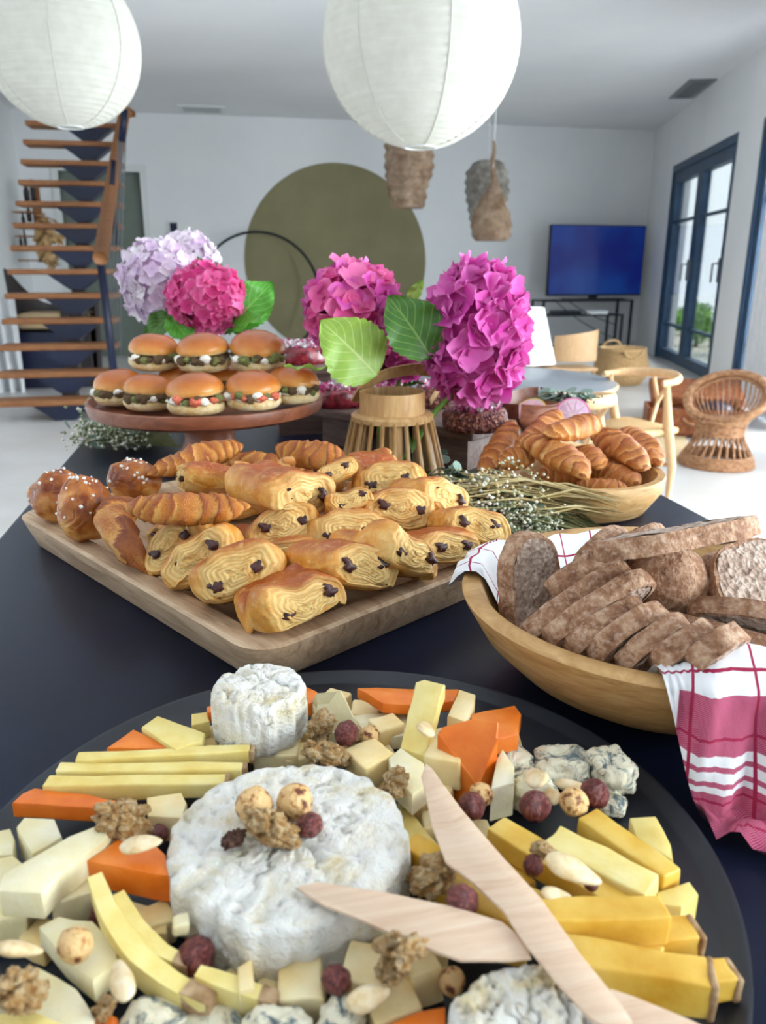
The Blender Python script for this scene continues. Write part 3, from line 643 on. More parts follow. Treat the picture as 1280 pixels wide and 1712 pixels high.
# ------------------------------------------------------------------ pastries
def choc_roll(L=.072, W=.078, Hh=.044, seed=0):
    nt = 44; th = np.linspace(0, 2*math.pi, nt, endpoint=False); rows = []
    prof = [(.0, L/2+.004, 1), (.12, L/2+.0038, 1), (.25, L/2+.003, 1), (.4, L/2+.0026, 1), (.55, L/2+.002, 1), (.68, L/2+.0014, 1), (.78, L/2+.0005, 1), (.86, L/2-.0015, .9), (.93, L/2-.005, .45), (.97, L/2-.010, .1)]
    side = [(1.0, x, 0) for x in np.linspace(L/2-.018, -L/2+.018, 7)]
    full = prof+side+[(s, -x, f) for s, x, f in prof[::-1]]
    V, sh = [], []; ex = 2.5
    for s, x, f in full[1:-1]:
        for t in th:
            cy, cz = math.cos(t), math.sin(t); y = math.copysign(abs(cy)**(2/ex), cy)*W/2*s; z = math.copysign(abs(cz)**(2/ex), cz)*Hh/2*s
            if z < 0: z *= .82
            V.append((x, y, z)); sh.append((f*.85, s+.05*math.sin(3*t+seed)+.03*math.sin(7*t+seed*2), .42+.35*max(0, cz)+.3*(1-f)*max(0, cz)-.05*(cz < -.3)))
    n0 = len(V); V += [(full[0][1], 0, 0), (full[-1][1], 0, 0)]; sh += [(1, 0, .2), (1, 0, .2)]
    m = len(full)-2; F = gridf(m, nt, False, True)
    F += [(n0, j, (j+1) % nt) for j in range(nt)] + [(n0+1, (m-1)*nt+(j+1) % nt, (m-1)*nt+j) for j in range(nt)]
    V = np.array(V); sh = np.array(sh)
    P = V/.03; d = fbm(P, 1.1, 3, seed)
    V[:, 2] += .0065*fbm(P*np.array([1, 1, .3]), .9, 2, seed+9)*(V[:, 2] > -.01); V[:, 0] *= 1+.10*fbm(P*np.array([.1, 1, 1]), 1.0, 2, seed+13); V[:, 2] *= 1+.16*np.sin(V[:, 1]/.04*1.5+seed); V[:, 1] *= 1+.09*fbm(P, .8, 2, seed+4); V[:, 0] += .0022*d+.0028*np.sin(sh[:, 1]*17+d*2.4+seed)*(sh[:, 0] > .5)*np.sign(V[:, 0])
    V[:, 2] += .10*V[:, 1]*math.sin(seed*1.7)
    return V, [f[::-1] for f in F], sh
def frame_px(loc, ang, yaw, pitch):
    """rotation whose local X (the end face) looks back at the viewer's side, turned by yaw / pitched up; local Y lies at the given slant"""
    tocam = CP-np.array(loc); tocam[2] = 0; tocam /= np.linalg.norm(tocam); side = np.cross((0, 0, 1.0), tocam)   # side points to the viewer's right
    X = (tocam*math.cos(yaw)+side*math.sin(yaw))*math.cos(pitch)+np.array([0, 0, math.sin(pitch)]); X /= np.linalg.norm(X)
    Y0 = np.cross((0, 0, 1.0), X); Y0 /= np.linalg.norm(Y0); Z0 = np.cross(X, Y0)
    Y = Y0*math.cos(ang)+Z0*math.sin(ang); return X, Y, np.cross(X, Y)
CR = []
for sd in range(6):
    V, F, sh = choc_roll(seed=sd+1); CR.append(mesh('pastry_body', (V, F), True, {'sh': sh}))
g = xf(rbox(.0806, .0125, .0075, .003, 2, 4)); V = g[0]*(1+np.array([.02, .6, .6])*fbm(g[0], 190, 2, 3)[:, None]); CHO = mesh('chocolate_stick', (V, g[1]))
def choc(px, py, z, wpx, ang, yaw=0, pitch=20, k=0, label=None, sz=(1, 1, 1)):
    p = at(px, py, z); s = wpx/1300*depth(p)/.078
    X, Y, Z = frame_px(p, math.radians(ang), math.radians(yaw), math.radians(pitch))
    t = thing('pain_au_chocolat', label or 'golden chocolate roll with a layered end piled in the wooden tray', 'pastry', mat4(p, X, Y, Z) @ Matrix.Diagonal((s*sz[0], s*sz[1], s*sz[2], 1)), 'chocolate rolls in the wooden tray')
    obj('pastry_body', CR[k % 6], 'choc_pastry', t)
    for q, (dy, dz) in enumerate(((-.016, -.001), (.018, .002))):
        obj('chocolate_stick', CHO, 'chocolate', t, Matrix.Translation((.001, dy+.003*math.sin(k*2.1+q), dz+.003*math.cos(k*1.3+q))) @ Matrix.Rotation(.5*math.sin(k*3.3+q*2), 4, 'X'))
    return t
ROLLS = [
 (294, 924, .802, 124, 34, -28, 22, 0, 'chocolate roll leaning on the tray edge beside the big croissant', 1),
 (345, 945, .802, 140, 36, -20, 26, 1, 'steeply tilted chocolate roll leaning on the tray edge', 1),
 (405, 985, .800, 160, 22, -8, 24, 2, 'chocolate roll lying along the near tray edge behind the corner roll', 1),
 (480, 1022, .795, 168, 7, 22, 12, 3, 'chocolate roll nearest the tray corner, resting on the rim', 1),
 (470, 923, .808, 150, 3, 5, 28 , 4, 'chocolate roll lying level behind the steeply tilted one', 1), (566, 960, .803, 158, -14, 40, 14, 5, 'browned domed chocolate roll with two chocolate spots facing the bread bowl', 1.1),
 (463, 884, .814, 128, 8, -4, 30, 0, 'chocolate roll squeezed under the large top pastry', .9), (478, 822, .842, 150, -12, 34, 5, 1, 'largest golden chocolate roll lying on top of the pile', 1.25),
 (575, 885, .812, 134, 2, 10, 30, 2, 'chocolate roll lying level beside the one under the large top pastry', 1), (632, 932, .806, 150, -34, 46, 16, 3, 'browned chocolate roll tipped over at the tray edge beside the domed one', 1.2),
 (722, 907, .806, 132, -16, 40, 14, 4, 'chocolate roll just above the checked napkin', 1.05), (790, 887, .804, 124, -14, 28, 24, 5, 'chocolate roll at the tray corner beside the dried flowers', 1),
 (660, 859, .812, 128, -14, 14, 28, 0, 'pale chocolate roll in the middle of the tray behind the browned tipped one', 1), (722, 840, .812, 116, -26, 44, 18, 1, 'chocolate roll with one torn chocolate spot beside the dried flowers', 1.1),
 (657, 817, .815, 124, 12, -6, 42, 2, 'chocolate roll lying flat before the bamboo vase', .9), (583, 838, .838, 84, 16, 6, 24, 3, 'small chocolate roll squeezed beside the large top pastry', 1), (553, 797, .832, 84, 15, 16, 26, 4, 'small chocolate roll under the curled croissant', 1.1),
]
for px, py, z, wp, an, yw, pt, k, lb, dp in ROLLS: choc(px, py, z, wp, an, yw, pt, k, lb, (dp*.82, 1, 1))
choc(617, 779, .832, 80, 20, 115, 5, 5, 'plain golden roll turned side on before the bamboo vase', (1, .95, 1.2))
choc(345, 803, .836, 70, 5, -80, 8, 0, 'pale golden roll lying side on behind the big croissant', (1.3, .95, 1.25))
# hidden lower layer that carries the pile
for px, py, z in [(a_, b_, .7755) for a_, b_ in ((420, 905), (560, 905), (612, 892), (400, 845), (520, 835), (300, 885), (628, 842), (480, 945))]: choc(px, py, z, 120, 0, random.uniform(-60, 60), 0, random.randrange(6), 'chocolate roll buried in the lower layer of the tray pile', (.75, .75, .6))
def croissant_geo(L, R, bend, nb=6, seed=0, flat=.85, taper=.75):
    m, n = 84, 26; V, sh = [], []
    for i in range(m+1):
        t = -1+2*i/m; a = t*bend; x = L/2*(math.sin(a)/math.sin(bend) if bend > .01 else t); y = -(math.cos(a)-1)*L/2/max(math.sin(bend), .05)
        base = R*(max(0, 1-abs(t)**2.2)**taper*.86+.14*(1-abs(t)**8))
        tx, ty = math.cos(a), math.sin(a)
        for j in range(n):
            th = 2*math.pi*j/n; nz_ = .30*math.sin(th+seed+t*2)+.18*math.sin(2*th+seed*2.3-t*5)+.12*math.sin(3*th+seed*1.1+t*9); ph = (abs(t)**1.15*nb*.72+nz_+.25*seed); fr = ph-math.floor(ph)
            r = base*(.95+.17*(1-fr)**1.3); r *= 1+.035*math.sin(4*th+seed+t*6)+.02*math.sin(9*th+seed*3-t*11)
            u = math.cos(th)*r; v = math.sin(th)*r*flat
            if v < 0: v *= .75
            V.append((x-ty*u, y+tx*u, v)); sh.append((0, ph*3.2+.5*math.sin(th), .30+.22*max(0, math.sin(th))+.55*(1-fr)**2-.30*max(0, fr-.6)/.4))
    c0 = len(V); V += [(-L/2-.001, (1-math.cos(bend))*L/2/max(math.sin(bend), .05), 0), (L/2+.001, (1-math.cos(bend))*L/2/max(math.sin(bend), .05), 0)]; sh += [(0, 0, .6)]*2
    F = gridf(m+1, n, False, True)+[(c0, (j+1) % n, j) for j in range(n)]+[(c0+1, m*n+j, m*n+(j+1) % n) for j in range(n)]
    V = np.array(V); V += (R*.13)*np.stack([fbm(V/R, .9, 2, seed), fbm(V/R, .9, 2, seed+5), fbm(V/R, .9, 3, seed+8)], 1)
    return V, [f[::-1] for f in F], np.array(sh)
CRO = {}
def croissant(A, B, thick, bend=.5, side=1, k=0, label='', group=None, mat='croissant_pastry', roll=0, name='croissant', nb=6):
    """A, B: (px, py, z) of the two tips, thick: pixel thickness in the middle"""
    a, b = at(*A), at(*B); c = (a+b)/2; X = b-a; L = np.linalg.norm(X); X /= L
    Z = np.array([0, 0, 1.0]); Y = np.cross(Z, X); Y /= np.linalg.norm(Y); Z = np.cross(X, Y)
    if side < 0: Y, X = -Y, -X
    M = mat4(c, X, Y, Z) @ Matrix.Rotation(math.radians(roll), 4, 'X')
    R = thick/2/1300*depth(c)
    key = (round(R/L, 2), bend, k, nb, mat)
    if key not in CRO: 
        V, F, sh = croissant_geo(1.0, R/L, bend, nb, k); sag = 0 if bend < .01 else (1-math.cos(bend))*.5/max(math.sin(bend), .05)
        V[:, 1] -= sag*.45; CRO[key] = mesh('croissant', (V, F), True, {'sh': sh}); 
    o = obj(name, CRO[key], mat, None, M @ Matrix.Diagonal((L, L, L, 1))); tag(o, label, 'pastry', group); return o
G1 = 'croissants in the wooden tray'
croissant((205, 862, .842), (420, 860, .842), 66, .3, 1, 1, 'big ridged croissant lying across the wooden tray', G1, roll=10, nb=7)
croissant((250, 792, .83), (408, 742, .845), 54, .25, 1, 2, 'long croissant rising at the back of the tray under the burger stand', G1, nb=7)
croissant((392, 792, .835), (492, 780, .835), 50, 1.15, -1, 3, 'arched croissant standing like a loop on the pile', G1, 'croissant_pale', roll=95)
croissant((466, 752, .845), (582, 768, .84), 56, .4, 1, 4, 'flaky curled croissant before the bamboo vase', G1, roll=15)
croissant((330, 862, .80), (250, 838, .80), 44, .3, 1, 5, 'half hidden croissant between the sugar buns and the big croissant', G1)
croissant((360, 770, .81), (520, 790, .81), 50, .3, 1, 2, 'croissant buried under the arched croissant', G1)
# sugar brioches
def lump(R, seed, amp=.14, flat=(1, 1, .8), lobes=4):
    V, F = sphere(40, 26); d = 1+amp*fbm(V, 1.3, 3, seed)+.07*np.abs(np.sin(np.arctan2(V[:, 1], V[:, 0])*lobes/2+V[:, 2]*2.5+seed)); Q = V*d[:, None]*R*np.array(flat)
    sh = np.stack([0*d, fbm(V, 2, 2, seed), .25+.45*(V[:, 2]*.5+.5)+.4*fbm(V, 2.2, 2, seed+3)], 1); return Q, F, sh
def sugar(Q, n, size, seed, zmin):
    rg = np.random.default_rng(seed); idx = [i for i in range(len(Q)) if Q[i][2] > zmin]; gs = []
    for i in rg.choice(idx, n): 
        s = size*rg.uniform(.5, 1.3); v, f = xf(rbox(1, .8, .7, .25, 1, 1), (0, 0, 0), Matrix.Rotation(rg.uniform(0, 3), 4, Vector(rg.normal(size=3))), (s, s, s)); gs.append((v+Q[i]*1.005, f))
    return join(*gs)
for q, (px, py, z, w_, lb, fl) in enumerate([(100, 832, .812, 88, 'sugar topped brioche at the far tray corner', (1, .9, .95)), (143, 862, .812, 92, 'glossy sugar topped brioche leaning on the tray rim', (.95, 1, 1.1)), (222, 803, .815, 88, 'pale folded brioche with sugar behind the brown crescent', (1.05, .8, .8))]):
    p = at(px, py, z); R = w_/2/1300*depth(p); Q, F, sh = lump(R, 11+q*3, flat=fl)
    t = thing('sugar_brioche', lb, 'pastry', Matrix.Translation(Vector(p)) @ rotz(q*1.3), 'sugar brioches in the tray')
    bn = obj('bun', (Q, F), 'brioche_pastry', t, attrs={'sh': sh}); obj('sugar_grains', sugar(Q, 34, .0035, q, .0), 'pearl_sugar', bn, smooth=False)['kind'] = 'stuff'
cb = croissant((228, 948, .795), (222, 838, .82), 64, .95, -1, 6, 'dark glossy crescent brioche leaning on the tray edge', G1, 'brioche_pastry', roll=-35, name='crescent_brioche', nb=2)
# ------------------------------------------------------------------ croissant bowl
cbx, cby, cbr = .437, .925, .106
prof = [(0, 0), (cbr*.72, 0), (cbr*.80, .003), (cbr*.97, .03), (cbr, .046), (cbr*.985, .05), (cbr*.9, .05), (cbr*.88, .047), (cbr*.78, .02), (cbr*.6, .012), (0, .012)]
tag(obj('wooden_dish', revolve(prof, 64), 'bowl_wood', None, Matrix.Translation((cbx, cby, .75)), smooth=50), 'round pale wooden dish heaped with croissants', 'dish')
G2 = 'croissants in the round dish'
for A_, B_, th, bd, sd, k, lb, rl in [
 ((805, 800, .80), (860, 703, .855), 46, .2, 1, 1, 'slim croissant standing upright against the wooden riser', 0),
 ((868, 752, .84), (935, 688, .865), 46, .25, 1, 2, 'split croissant standing behind the heap in the dish', 0),
 ((858, 742, .85), (975, 808, .83), 58, .3, -1, 3, 'long pale croissant lying across the front of the dish', 0),
 ((905, 745, .86), (995, 722, .86), 48, .3, 1, 4, 'plump croissant on top below the pink radish slice', 0),
 ((990, 722, .85), (1082, 788, .83), 54, .25, -1, 5, 'flaky croissant sloping down the right of the heap', 0),
 ((1035, 722, .845), (1100, 785, .825), 46, .25, -1, 1, 'dark croissant behind the flaky one at the dish edge', 0),
 ((965, 755, .84), (1008, 780, .835), 46, .3, 1, 2, 'croissant tip poking out of the middle of the heap', 0),
 ((990, 782, .82), (1074, 812, .812), 52, .3, -1, 3, 'smooth croissant low at the dish edge', 0),
 ((965, 810, .814), (1052, 820, .812), 36, .2, 1, 4, 'croissant at the bottom of the dish above the rim', 0),
 ((830, 786, .822), (890, 776, .826), 44, .3, 1, 5, 'croissant half hidden behind the dried grass', 0),
 ((900, 800, .80), (1000, 790, .80), 60, .3, 1, 2, 'croissant buried in the middle of the dish', 0)]:
    croissant(A_[:2]+(A_[2]-.024,), B_[:2]+(B_[2]-.024,), th, bd, sd, k, lb, G2, 'croissant_pale', roll=rl)
# ------------------------------------------------------------------ cake stand and burgers
sp = atd(347, 676, 1.2); SR = 192/1300*1.2; sz = sp[2]; hs_ = sz-.75
cs = thing('cake_stand', 'round wooden cake stand on a turned foot', 'cake stand', Matrix.Translation((sp[0], sp[1], .75)))
obj('plate', revolve([(0, hs_-.012), (SR*.9, hs_-.012), (SR*.985, hs_-.006), (SR, hs_+.004), (SR*.995, hs_+.011), (SR*.975, hs_+.012), (SR*.95, hs_+.007), (SR*.93, hs_+.002), (0, hs_+.001)], 72), 'stand_wood', cs, smooth=50)
obj('foot', revolve([(0, 0), (.075, 0), (.078, .008), (.05, .02), (.038, hs_*.5), (.045, hs_-.02), (.06, hs_-.011), (0, hs_-.011)], 40), 'stand_wood', cs, smooth=50)
def bun_top_geo(seed):
    V, F = revolve([(0, -.002), (.6, -.005), (.93, .03), (1.0, .12), (.985, .25), (.9, .42), (.74, .57), (.52, .68), (.27, .74), (0, .76)], 40); V = V*(1+.035*fbm(V, 1.5, 2, seed))[:, None]; return V, F
def bun_bot_geo(seed):
    V, F = revolve([(0, 0), (.72, 0), (.9, .06), (.99, .2), (1.0, .32), (.93, .42), (.5, .45), (0, .45)], 40); V = V*(1+.04*fbm(V, 1.8, 2, seed))[:, None]; return V, F
def fill_geo(seed, r=.97, h=.2):
    V, F = revolve([(0, 0), (r*.9, 0), (r, h*.3), (r, h*.7), (r*.9, h), (0, h)], 56); a = np.arctan2(V[:, 1], V[:, 0]); rr = np.hypot(V[:, 0], V[:, 1])
    k = (1+.07*vnoise(np.c_[np.cos(a)*6, np.sin(a)*6, V[:, 2]*9], seed)*(rr > .5)); V[:, :2] *= k[:, None]; V[:, 2] += .05*vnoise(np.c_[np.cos(a)*7, np.sin(a)*7, V[:, 2]*0], seed+2)*(rr > .5); return V, F
BT = [mesh('top_bun', bun_top_geo(i)) for i in range(3)]; BB = [mesh('bottom_bun', bun_bot_geo(i+5)) for i in range(3)]; BF = [mesh('patty', fill_geo(i, .95, .17)) for i in range(3)]; BS = [mesh('sauce', fill_geo(i+7, 1.01, .09)) for i in range(3)]
BITV = []
for i in range(3):
    V, F = sphere(12, 8); BITV.append(mesh('filling_bit', (V*(1+.3*fbm(V, 1.6, 2, i))[:, None], F)))
def SLOT(m):   # last object made: its own material on a shared mesh
    o = COL.objects[-1]
    if not o.data.materials: o.data.materials.append(MATS[m])
    o.material_slots[0].link = 'OBJECT'; o.material_slots[0].material = MATS[m]
def burger(px, py, D, wpx, k, filler, label, tilt=0, tdir=0, zoff=0):
    """px,py: middle of the burger; D: distance; rests at the height found there"""
    p = atd(px, py, D); R = wpx/2/1300*D; hgt = 1.22*R
    M = Matrix.Translation((p[0], p[1], p[2]-hgt/2)) @ rotz(tdir) @ Matrix.Rotation(math.radians(tilt), 4, 'X') @ Matrix.Diagonal((R, R, R, 1))
    t = thing('mini_burger', label, 'burger', M, 'mini burgers on the cake stand')
    obj('bottom_bun', BB[k % 3], 'bun_bottom', t, rotz(k)); obj('sauce', BS[k % 3], 'cream_sauce', t, Matrix.Translation((0, 0, .40)) @ rotz(k*2)); PM = Matrix.Translation((0, 0, .45)) @ rotz(k*1.7); pt_ = obj('patty', BF[k % 3], 'burger_meat', t, PM)
    obj('top_bun', BT[k % 3], 'bun_top', t, Matrix.Translation((0, .02, .60)) @ rotz(k*2.1) @ Matrix.Rotation(.06, 4, 'X'))
    rg = np.random.default_rng(k+50); base = -math.pi/2-YAW*0
    for q in range(9):
        a = base-.9+1.8*q/8+rg.uniform(-.1, .1); s = rg.uniform(.11, .18); mt_ = ('cream_sauce', filler, 'burger_greens', filler, 'burger_meat')[q % 5]; obj('filling_bit', BITV[q % 3], None, pt_, PM.inverted() @ Matrix.Translation((.98*math.cos(a), .98*math.sin(a), .52+rg.uniform(-.07, .07))) @ Matrix.Diagonal((s*1.3, s*1.1, s, 1))); SLOT(mt_)
    return t
BG = [ # px, py, depth, width
 (202, 648, 1.16, 84, 0, 'burger_meat', 'mini burger at the edge of the stand beside the staircase'), (247, 657, 1.12, 84, 1, 'burger_meat', 'mini burger in the front row with brown filling and no tomato'),
 (329, 660, 1.08, 98, 2, 'tomato', 'mini burger with pinkish diced tomato in the front row'), (422, 654, 1.09, 92, 0, 'tomato', 'mini burger with a bright red tomato piece in the front row'),
 (488, 644, 1.16, 88, 1, 'burger_meat', 'mini burger at the edge of the stand beside the bamboo vase'),
 (297, 630, 1.22, 76, 2, 'burger_meat', 'mini burger tucked behind the front row under the top three'), (375, 632, 1.22, 70, 0, 'burger_meat', 'mini burger wedged between the two tomato burgers'),
 (258, 598, 1.20, 82, 1, 'burger_meat', 'upper mini burger under the pale lilac hydrangea'), (343, 592, 1.18, 88, 2, 'burger_meat', 'upper mini burger under the bright pink hydrangea'), (430, 590, 1.18, 92, 0, 'burger_greens', 'upper mini burger filled with green relish'),
]
for q, (px, py, D, wp, k, fl, lb) in enumerate(BG): burger(px, py, D, wp, q, fl, lb, 6 if 7 <= q <= 9 else 0, (q*.7) % .5-.25)
# ------------------------------------------------------------------ bread bowl
bbx, bby, bbr, bbh = .305, .487, .15, .072
prof = [(0, 0), (.07, 0), (.085, .003), (.112, .02), (.134, .042), (.1485, .067), (.1500, .0712), (.148, .0735), (.137, .0735), (.1345, .071), (.122, .046), (.1, .025), (.07, .012), (0, .01)]
V, F = revolve(prof, 96); V = V*(1+np.array([.012*math.sin(2*math.atan2(v[1], v[0])+1) for v in V]))[:, None]
tag(obj('bread_bowl', (V, F), 'bowl_wood', None, Matrix.Translation((bbx, bby, .75)), smooth=50), 'deep round wooden bowl lined with a checked napkin and holding sliced bread', 'bowl')
n = Nt('bread_crust'); c = n.coord((1, 1, 1)); a1, a2 = n.noise(c, 105, 5, .65), n.noise(c, 300, 3)
col = n.ramp(a1, [(.28, '#6e4630'), (.48, '#9c7052'), (.66, '#c6a386')]); col = n.mix(n.rng(a2, .5, .74, 0, .5), col, '#dcc2ae'); n.P(Base_Color=col, Roughness=.8); n.bump(n.math('ADD', a1, n.math('MULTIPLY', a2, .6)), .8, .003); MATS['bread_crust'] = n.m
n = Nt('bread_crumb'); c = n.coord((1, 1, 1)); v1 = n.vor(c, 240); a1 = n.noise(c, 130, 5, .7)
col = n.ramp(a1, [(.3, '#8d7466'), (.5, '#b9a191'), (.7, '#dccabc')]); col = n.mix(n.rng(v1, .0, .22, .8, 0), col, '#4f3a31'); n.P(Base_Color=col, Roughness=.95); n.bump(n.math('ADD', v1, a1), .9, .003); MATS['bread_crumb'] = n.m
def slice_geo(w_, h_, t_, seed=0):
    """slice in local XZ (x along, z up), thickness along y"""
    m = 44; P = []
    for i in range(m):
        a = 2*math.pi*i/m; cx_, cz_ = math.cos(a), math.sin(a); e = 2.6 if cz_ < 0 else 2.1
        x = math.copysign(abs(cx_)**(2/e), cx_)*w_/2; z = math.copysign(abs(cz_)**(2/e), cz_)*(h_*.56 if cz_ > 0 else h_*.44); k = 1+.035*math.sin(3*a+seed)+.02*math.sin(7*a+seed*2); P.append((x*k, z*k))
    P = np.array(P); R_ = []
    for s, y in ((.90, -t_/2), (.985, -t_/2), (1.0, -t_/2+.0010), (1.006, 0), (1.0, t_/2-.0010), (.985, t_/2), (.90, t_/2)): R_.append(np.c_[P[:, 0]*s, np.full(m, y), P[:, 1]*s])
    g = loops(R_, False, False); V = g[0]+.0012*np.stack([fbm(g[0], 120, 2, seed), .5*fbm(g[0], 90, 2, seed+1), fbm(g[0], 120, 2, seed+2)], 1)
    crust = (V, [f[::-1] for f in g[1]])
    rr = np.linspace(0, .93, 8)[1:]; faces = []
    for y in (-t_/2, t_/2):
        W_ = [(0, y, 0)]+[(p[0]*s, y, p[1]*s) for s in rr for p in P]; W_ = np.array(W_); W_[:, 1] += .0011*fbm(W_, 150, 2, seed+3)*(1 if y > 0 else -1)
        FF = [(0, 1+i, 1+(i+1) % m) for i in range(m)]+[(1+k*m+i, 1+(k+1)*m+i, 1+(k+1)*m+(i+1) % m, 1+k*m+(i+1) % m) for k in range(len(rr)-1) for i in range(m)]
        faces.append((W_, FF if y < 0 else [f[::-1] for f in FF]))
    return crust, join(*faces)
SLC = {}
def bread(c, X, N, size, k, label, group='slices of bread in the bowl'):
    """c centre; X direction along the slice; N thickness direction"""
    X = np.array(X, float); X /= np.linalg.norm(X); N = np.array(N, float); N -= X*(N@X); N /= np.linalg.norm(N); Z = np.cross(X, N)
    if Z[2] < 0: N = -N; Z = -Z
    key = (size, k % 4)
    if key not in SLC: a, b = slice_geo(*size, seed=k % 4); SLC[key] = (mesh('crust', a, 45), mesh('crumb', b))
    t = thing('bread_slice', label, 'bread', mat4(c, X, N, Z), group); a, b = SLC[key]
    obj('crust', a, 'bread_crust', t); obj('crumb', b, 'bread_crumb', t)
def lineP(A, B, z): return at(*A, z), at(*B, z)
# row of leaning slices: crust strips running away from us
ROW = [((890, 1060), (1003, 945), 'first slice of the leaning row beside the upright slice'), ((918, 1070), (1035, 958), 'floury slice second in the leaning row'), ((945, 1085), (1055, 995), 'slice third in the leaning row'), ((975, 1098), (1090, 1015), 'slice fourth in the leaning row with a dark hole in the crust'), ((1010, 1112), (1135, 1048), 'slice fifth in the leaning row'), ((1050, 1122), (1172, 1075), 'slice sixth in the leaning row before the napkin'), ((1100, 1132), (1210, 1100), 'last slice of the leaning row tucked under the napkin')]
_ab = [(at(*A_, .826), at(*B_, .850)) for A_, B_, lb in ROW]; X = sum((b-a)/np.linalg.norm(b-a) for a, b in _ab); X /= np.linalg.norm(X)
up = UP*.85+RT*.10-FH*.55; up -= X*(up@X); up /= np.linalg.norm(up); Nr = np.cross(up, X)
m0, m6 = at(952, 1006, .838), at(1158, 1112, .836); stp = (m6-m0)/6; th_ = min(.0150, abs(stp@Nr)*.94)
for i, (A_, B_, lb) in enumerate(ROW):
    a, b = _ab[i]; c_ = m0+stp*i-up*.021; hl = np.linalg.norm(b-a)*.54
    def _bad(c, h):
        w_ = 0
        for e1 in (-1, -.7, 0, .7, 1):
            for e2 in (-1, -.7, 0, .7):
                q = c+X*h*e1*(1 if abs(e2) < .8 else .7)+up*.021*e2; zz = q[2]-.75; ri = np.interp(zz, [.0, .012, .025, .046, .071, .2], [.0, .07, .1, .122, .1345, .1345])-.006
                if zz < .074: w_ = max(w_, math.hypot(q[0]-bbx, q[1]-bby)-ri)
        return w_
    for _ in range(40):   # keep the slice inside the bowl: slide along its own length, then shorten
        if _bad(c_, hl) <= 0: break
        c_ = c_+X*.0012+up*.0004; hl *= .993
    bread(c_, X, Nr, (round(hl*2, 3), .043, round(th_, 4)), i, lb+' of brown bread')
R_, F_, U_ = RT, FH, UP
bread(at(884, 985, .822), U_*.95-R_*.12+F_*.1, R_*.6-F_*.78+U_*.12, (.084, .056, .015), 1, 'upright slice of brown bread leaning on the napkin with its crumb showing')
def br2(A_, B_, N, size, k, lb, drop=0):
    a, b = at(*A_), at(*B_); X = b-a; N = np.array(N, float); Xn = X/np.linalg.norm(X); N -= Xn*(N@Xn); N /= np.linalg.norm(N); up = np.cross(Xn, N); up = up if up[2] > 0 else -up
    bread((a+b)/2-up*drop, X, N, size, k, lb)
br2((980, 942, .85), (1078, 880, .855), F_*.8-R_*.5+U_*.3, (.09, .055, .012), 2, 'dark crusted slice of brown bread standing at the back of the bowl', .02)
br2((975, 955, .856), (1100, 898, .864), F_*.75+U_*.6, (.115, .05, .015), 3, 'thick slice of brown bread lying behind the leaning row', .012)
br2((1030, 938, .869), (1203, 906, .873), U_*.9+F_*.36, (.118, .055, .013), 0, 'slice of brown bread lying flat on top of the pile', 0)
br2((1150, 975, .838), (1232, 935, .842), F_*.9+U_*.35, (.07, .05, .013), 1, 'slice end of brown bread behind the dark heel', .015)
br2((1205, 1005, .835), (1330, 985, .835), U_*.75-F_*.65, (.10, .065, .013), 2, 'slice of brown bread showing its grey seeded crumb at the bowl rim', 0)
br2((1085, 1030, .83), (1285, 1078, .83), F_*.7+U_*.7, (.12, .045, .013), 3, 'long brown slice running under the heel of the loaf', .012)
br2((1150, 1050, .826), (1300, 1110, .826), F_*.75+U_*.65, (.10, .045, .013), 0, 'long brown slice resting beside the napkin fold', .012)
br2((1190, 1035, .832), (1330, 1060, .832), F_*.8+U_*.6, (.10, .045, .012), 1, 'brown slice behind the two long ones at the bowl rim', .012)
p = at(1128, 985, .838); V, F = sphere(40, 24); V = V*(1+.05*fbm(V, 1.6, 2, 4))[:, None]; V[:, 1] = np.where(V[:, 1] > 0, V[:, 1]*.25, V[:, 1]); wh = 164/1300*depth(p)/2
tag(obj('bread_heel', (V*np.array([wh*.92, .028, .028]), F), 'bread_crust', None, mat4(p, X=R_, Y=F_, Z=U_)), 'dark domed heel of the brown loaf in the bowl', 'bread')
# napkin
n = Nt('check_cloth'); u, v, e = n.attr('uvc', 0), n.attr('uvc', 1), n.attr('uvc', 2)
def line(x, per, wd, off=0.0):
    m_ = n.math('FRACT', n.math('DIVIDE', n.math('ADD', x, 10.0+off), per)); return n.math('LESS_THAN', m_, wd/per)
thin = n.math('MAXIMUM', line(u, .034, .0016), line(v, .034, .0016))
b1 = n.math('GREATER_THAN', v, .128)
s2 = n.math('MULTIPLY', n.math('GREATER_THAN', v, .106), n.math('LESS_THAN', v, .128)); st = n.math('MULTIPLY', s2, line(v, .0085, .0030, .002))
b3 = n.math('MULTIPLY', n.math('GREATER_THAN', v, .076), n.math('LESS_THAN', v, .106)); b3 = n.math('MULTIPLY', b3, n.math('GREATER_THAN', e, .5))
weave = n.math('MULTIPLY', line(n.math('ADD', u, v), .0011, .0005), .2)
band = n.math('MAXIMUM', n.math('MAXIMUM', b1, st), b3)
col = n.mix(n.math('MULTIPLY', band, n.math('SUBTRACT', 1.0, weave)), '#efeef2', '#b3285c'); col = n.mix(thin, col, '#a3204a')
n.P(Base_Color=col, Roughness=.9); n.bump(n.math('ADD', line(u, .0012, .0005), line(v, .0012, .0005)), .35, .0006); MATS['check_cloth'] = n.m
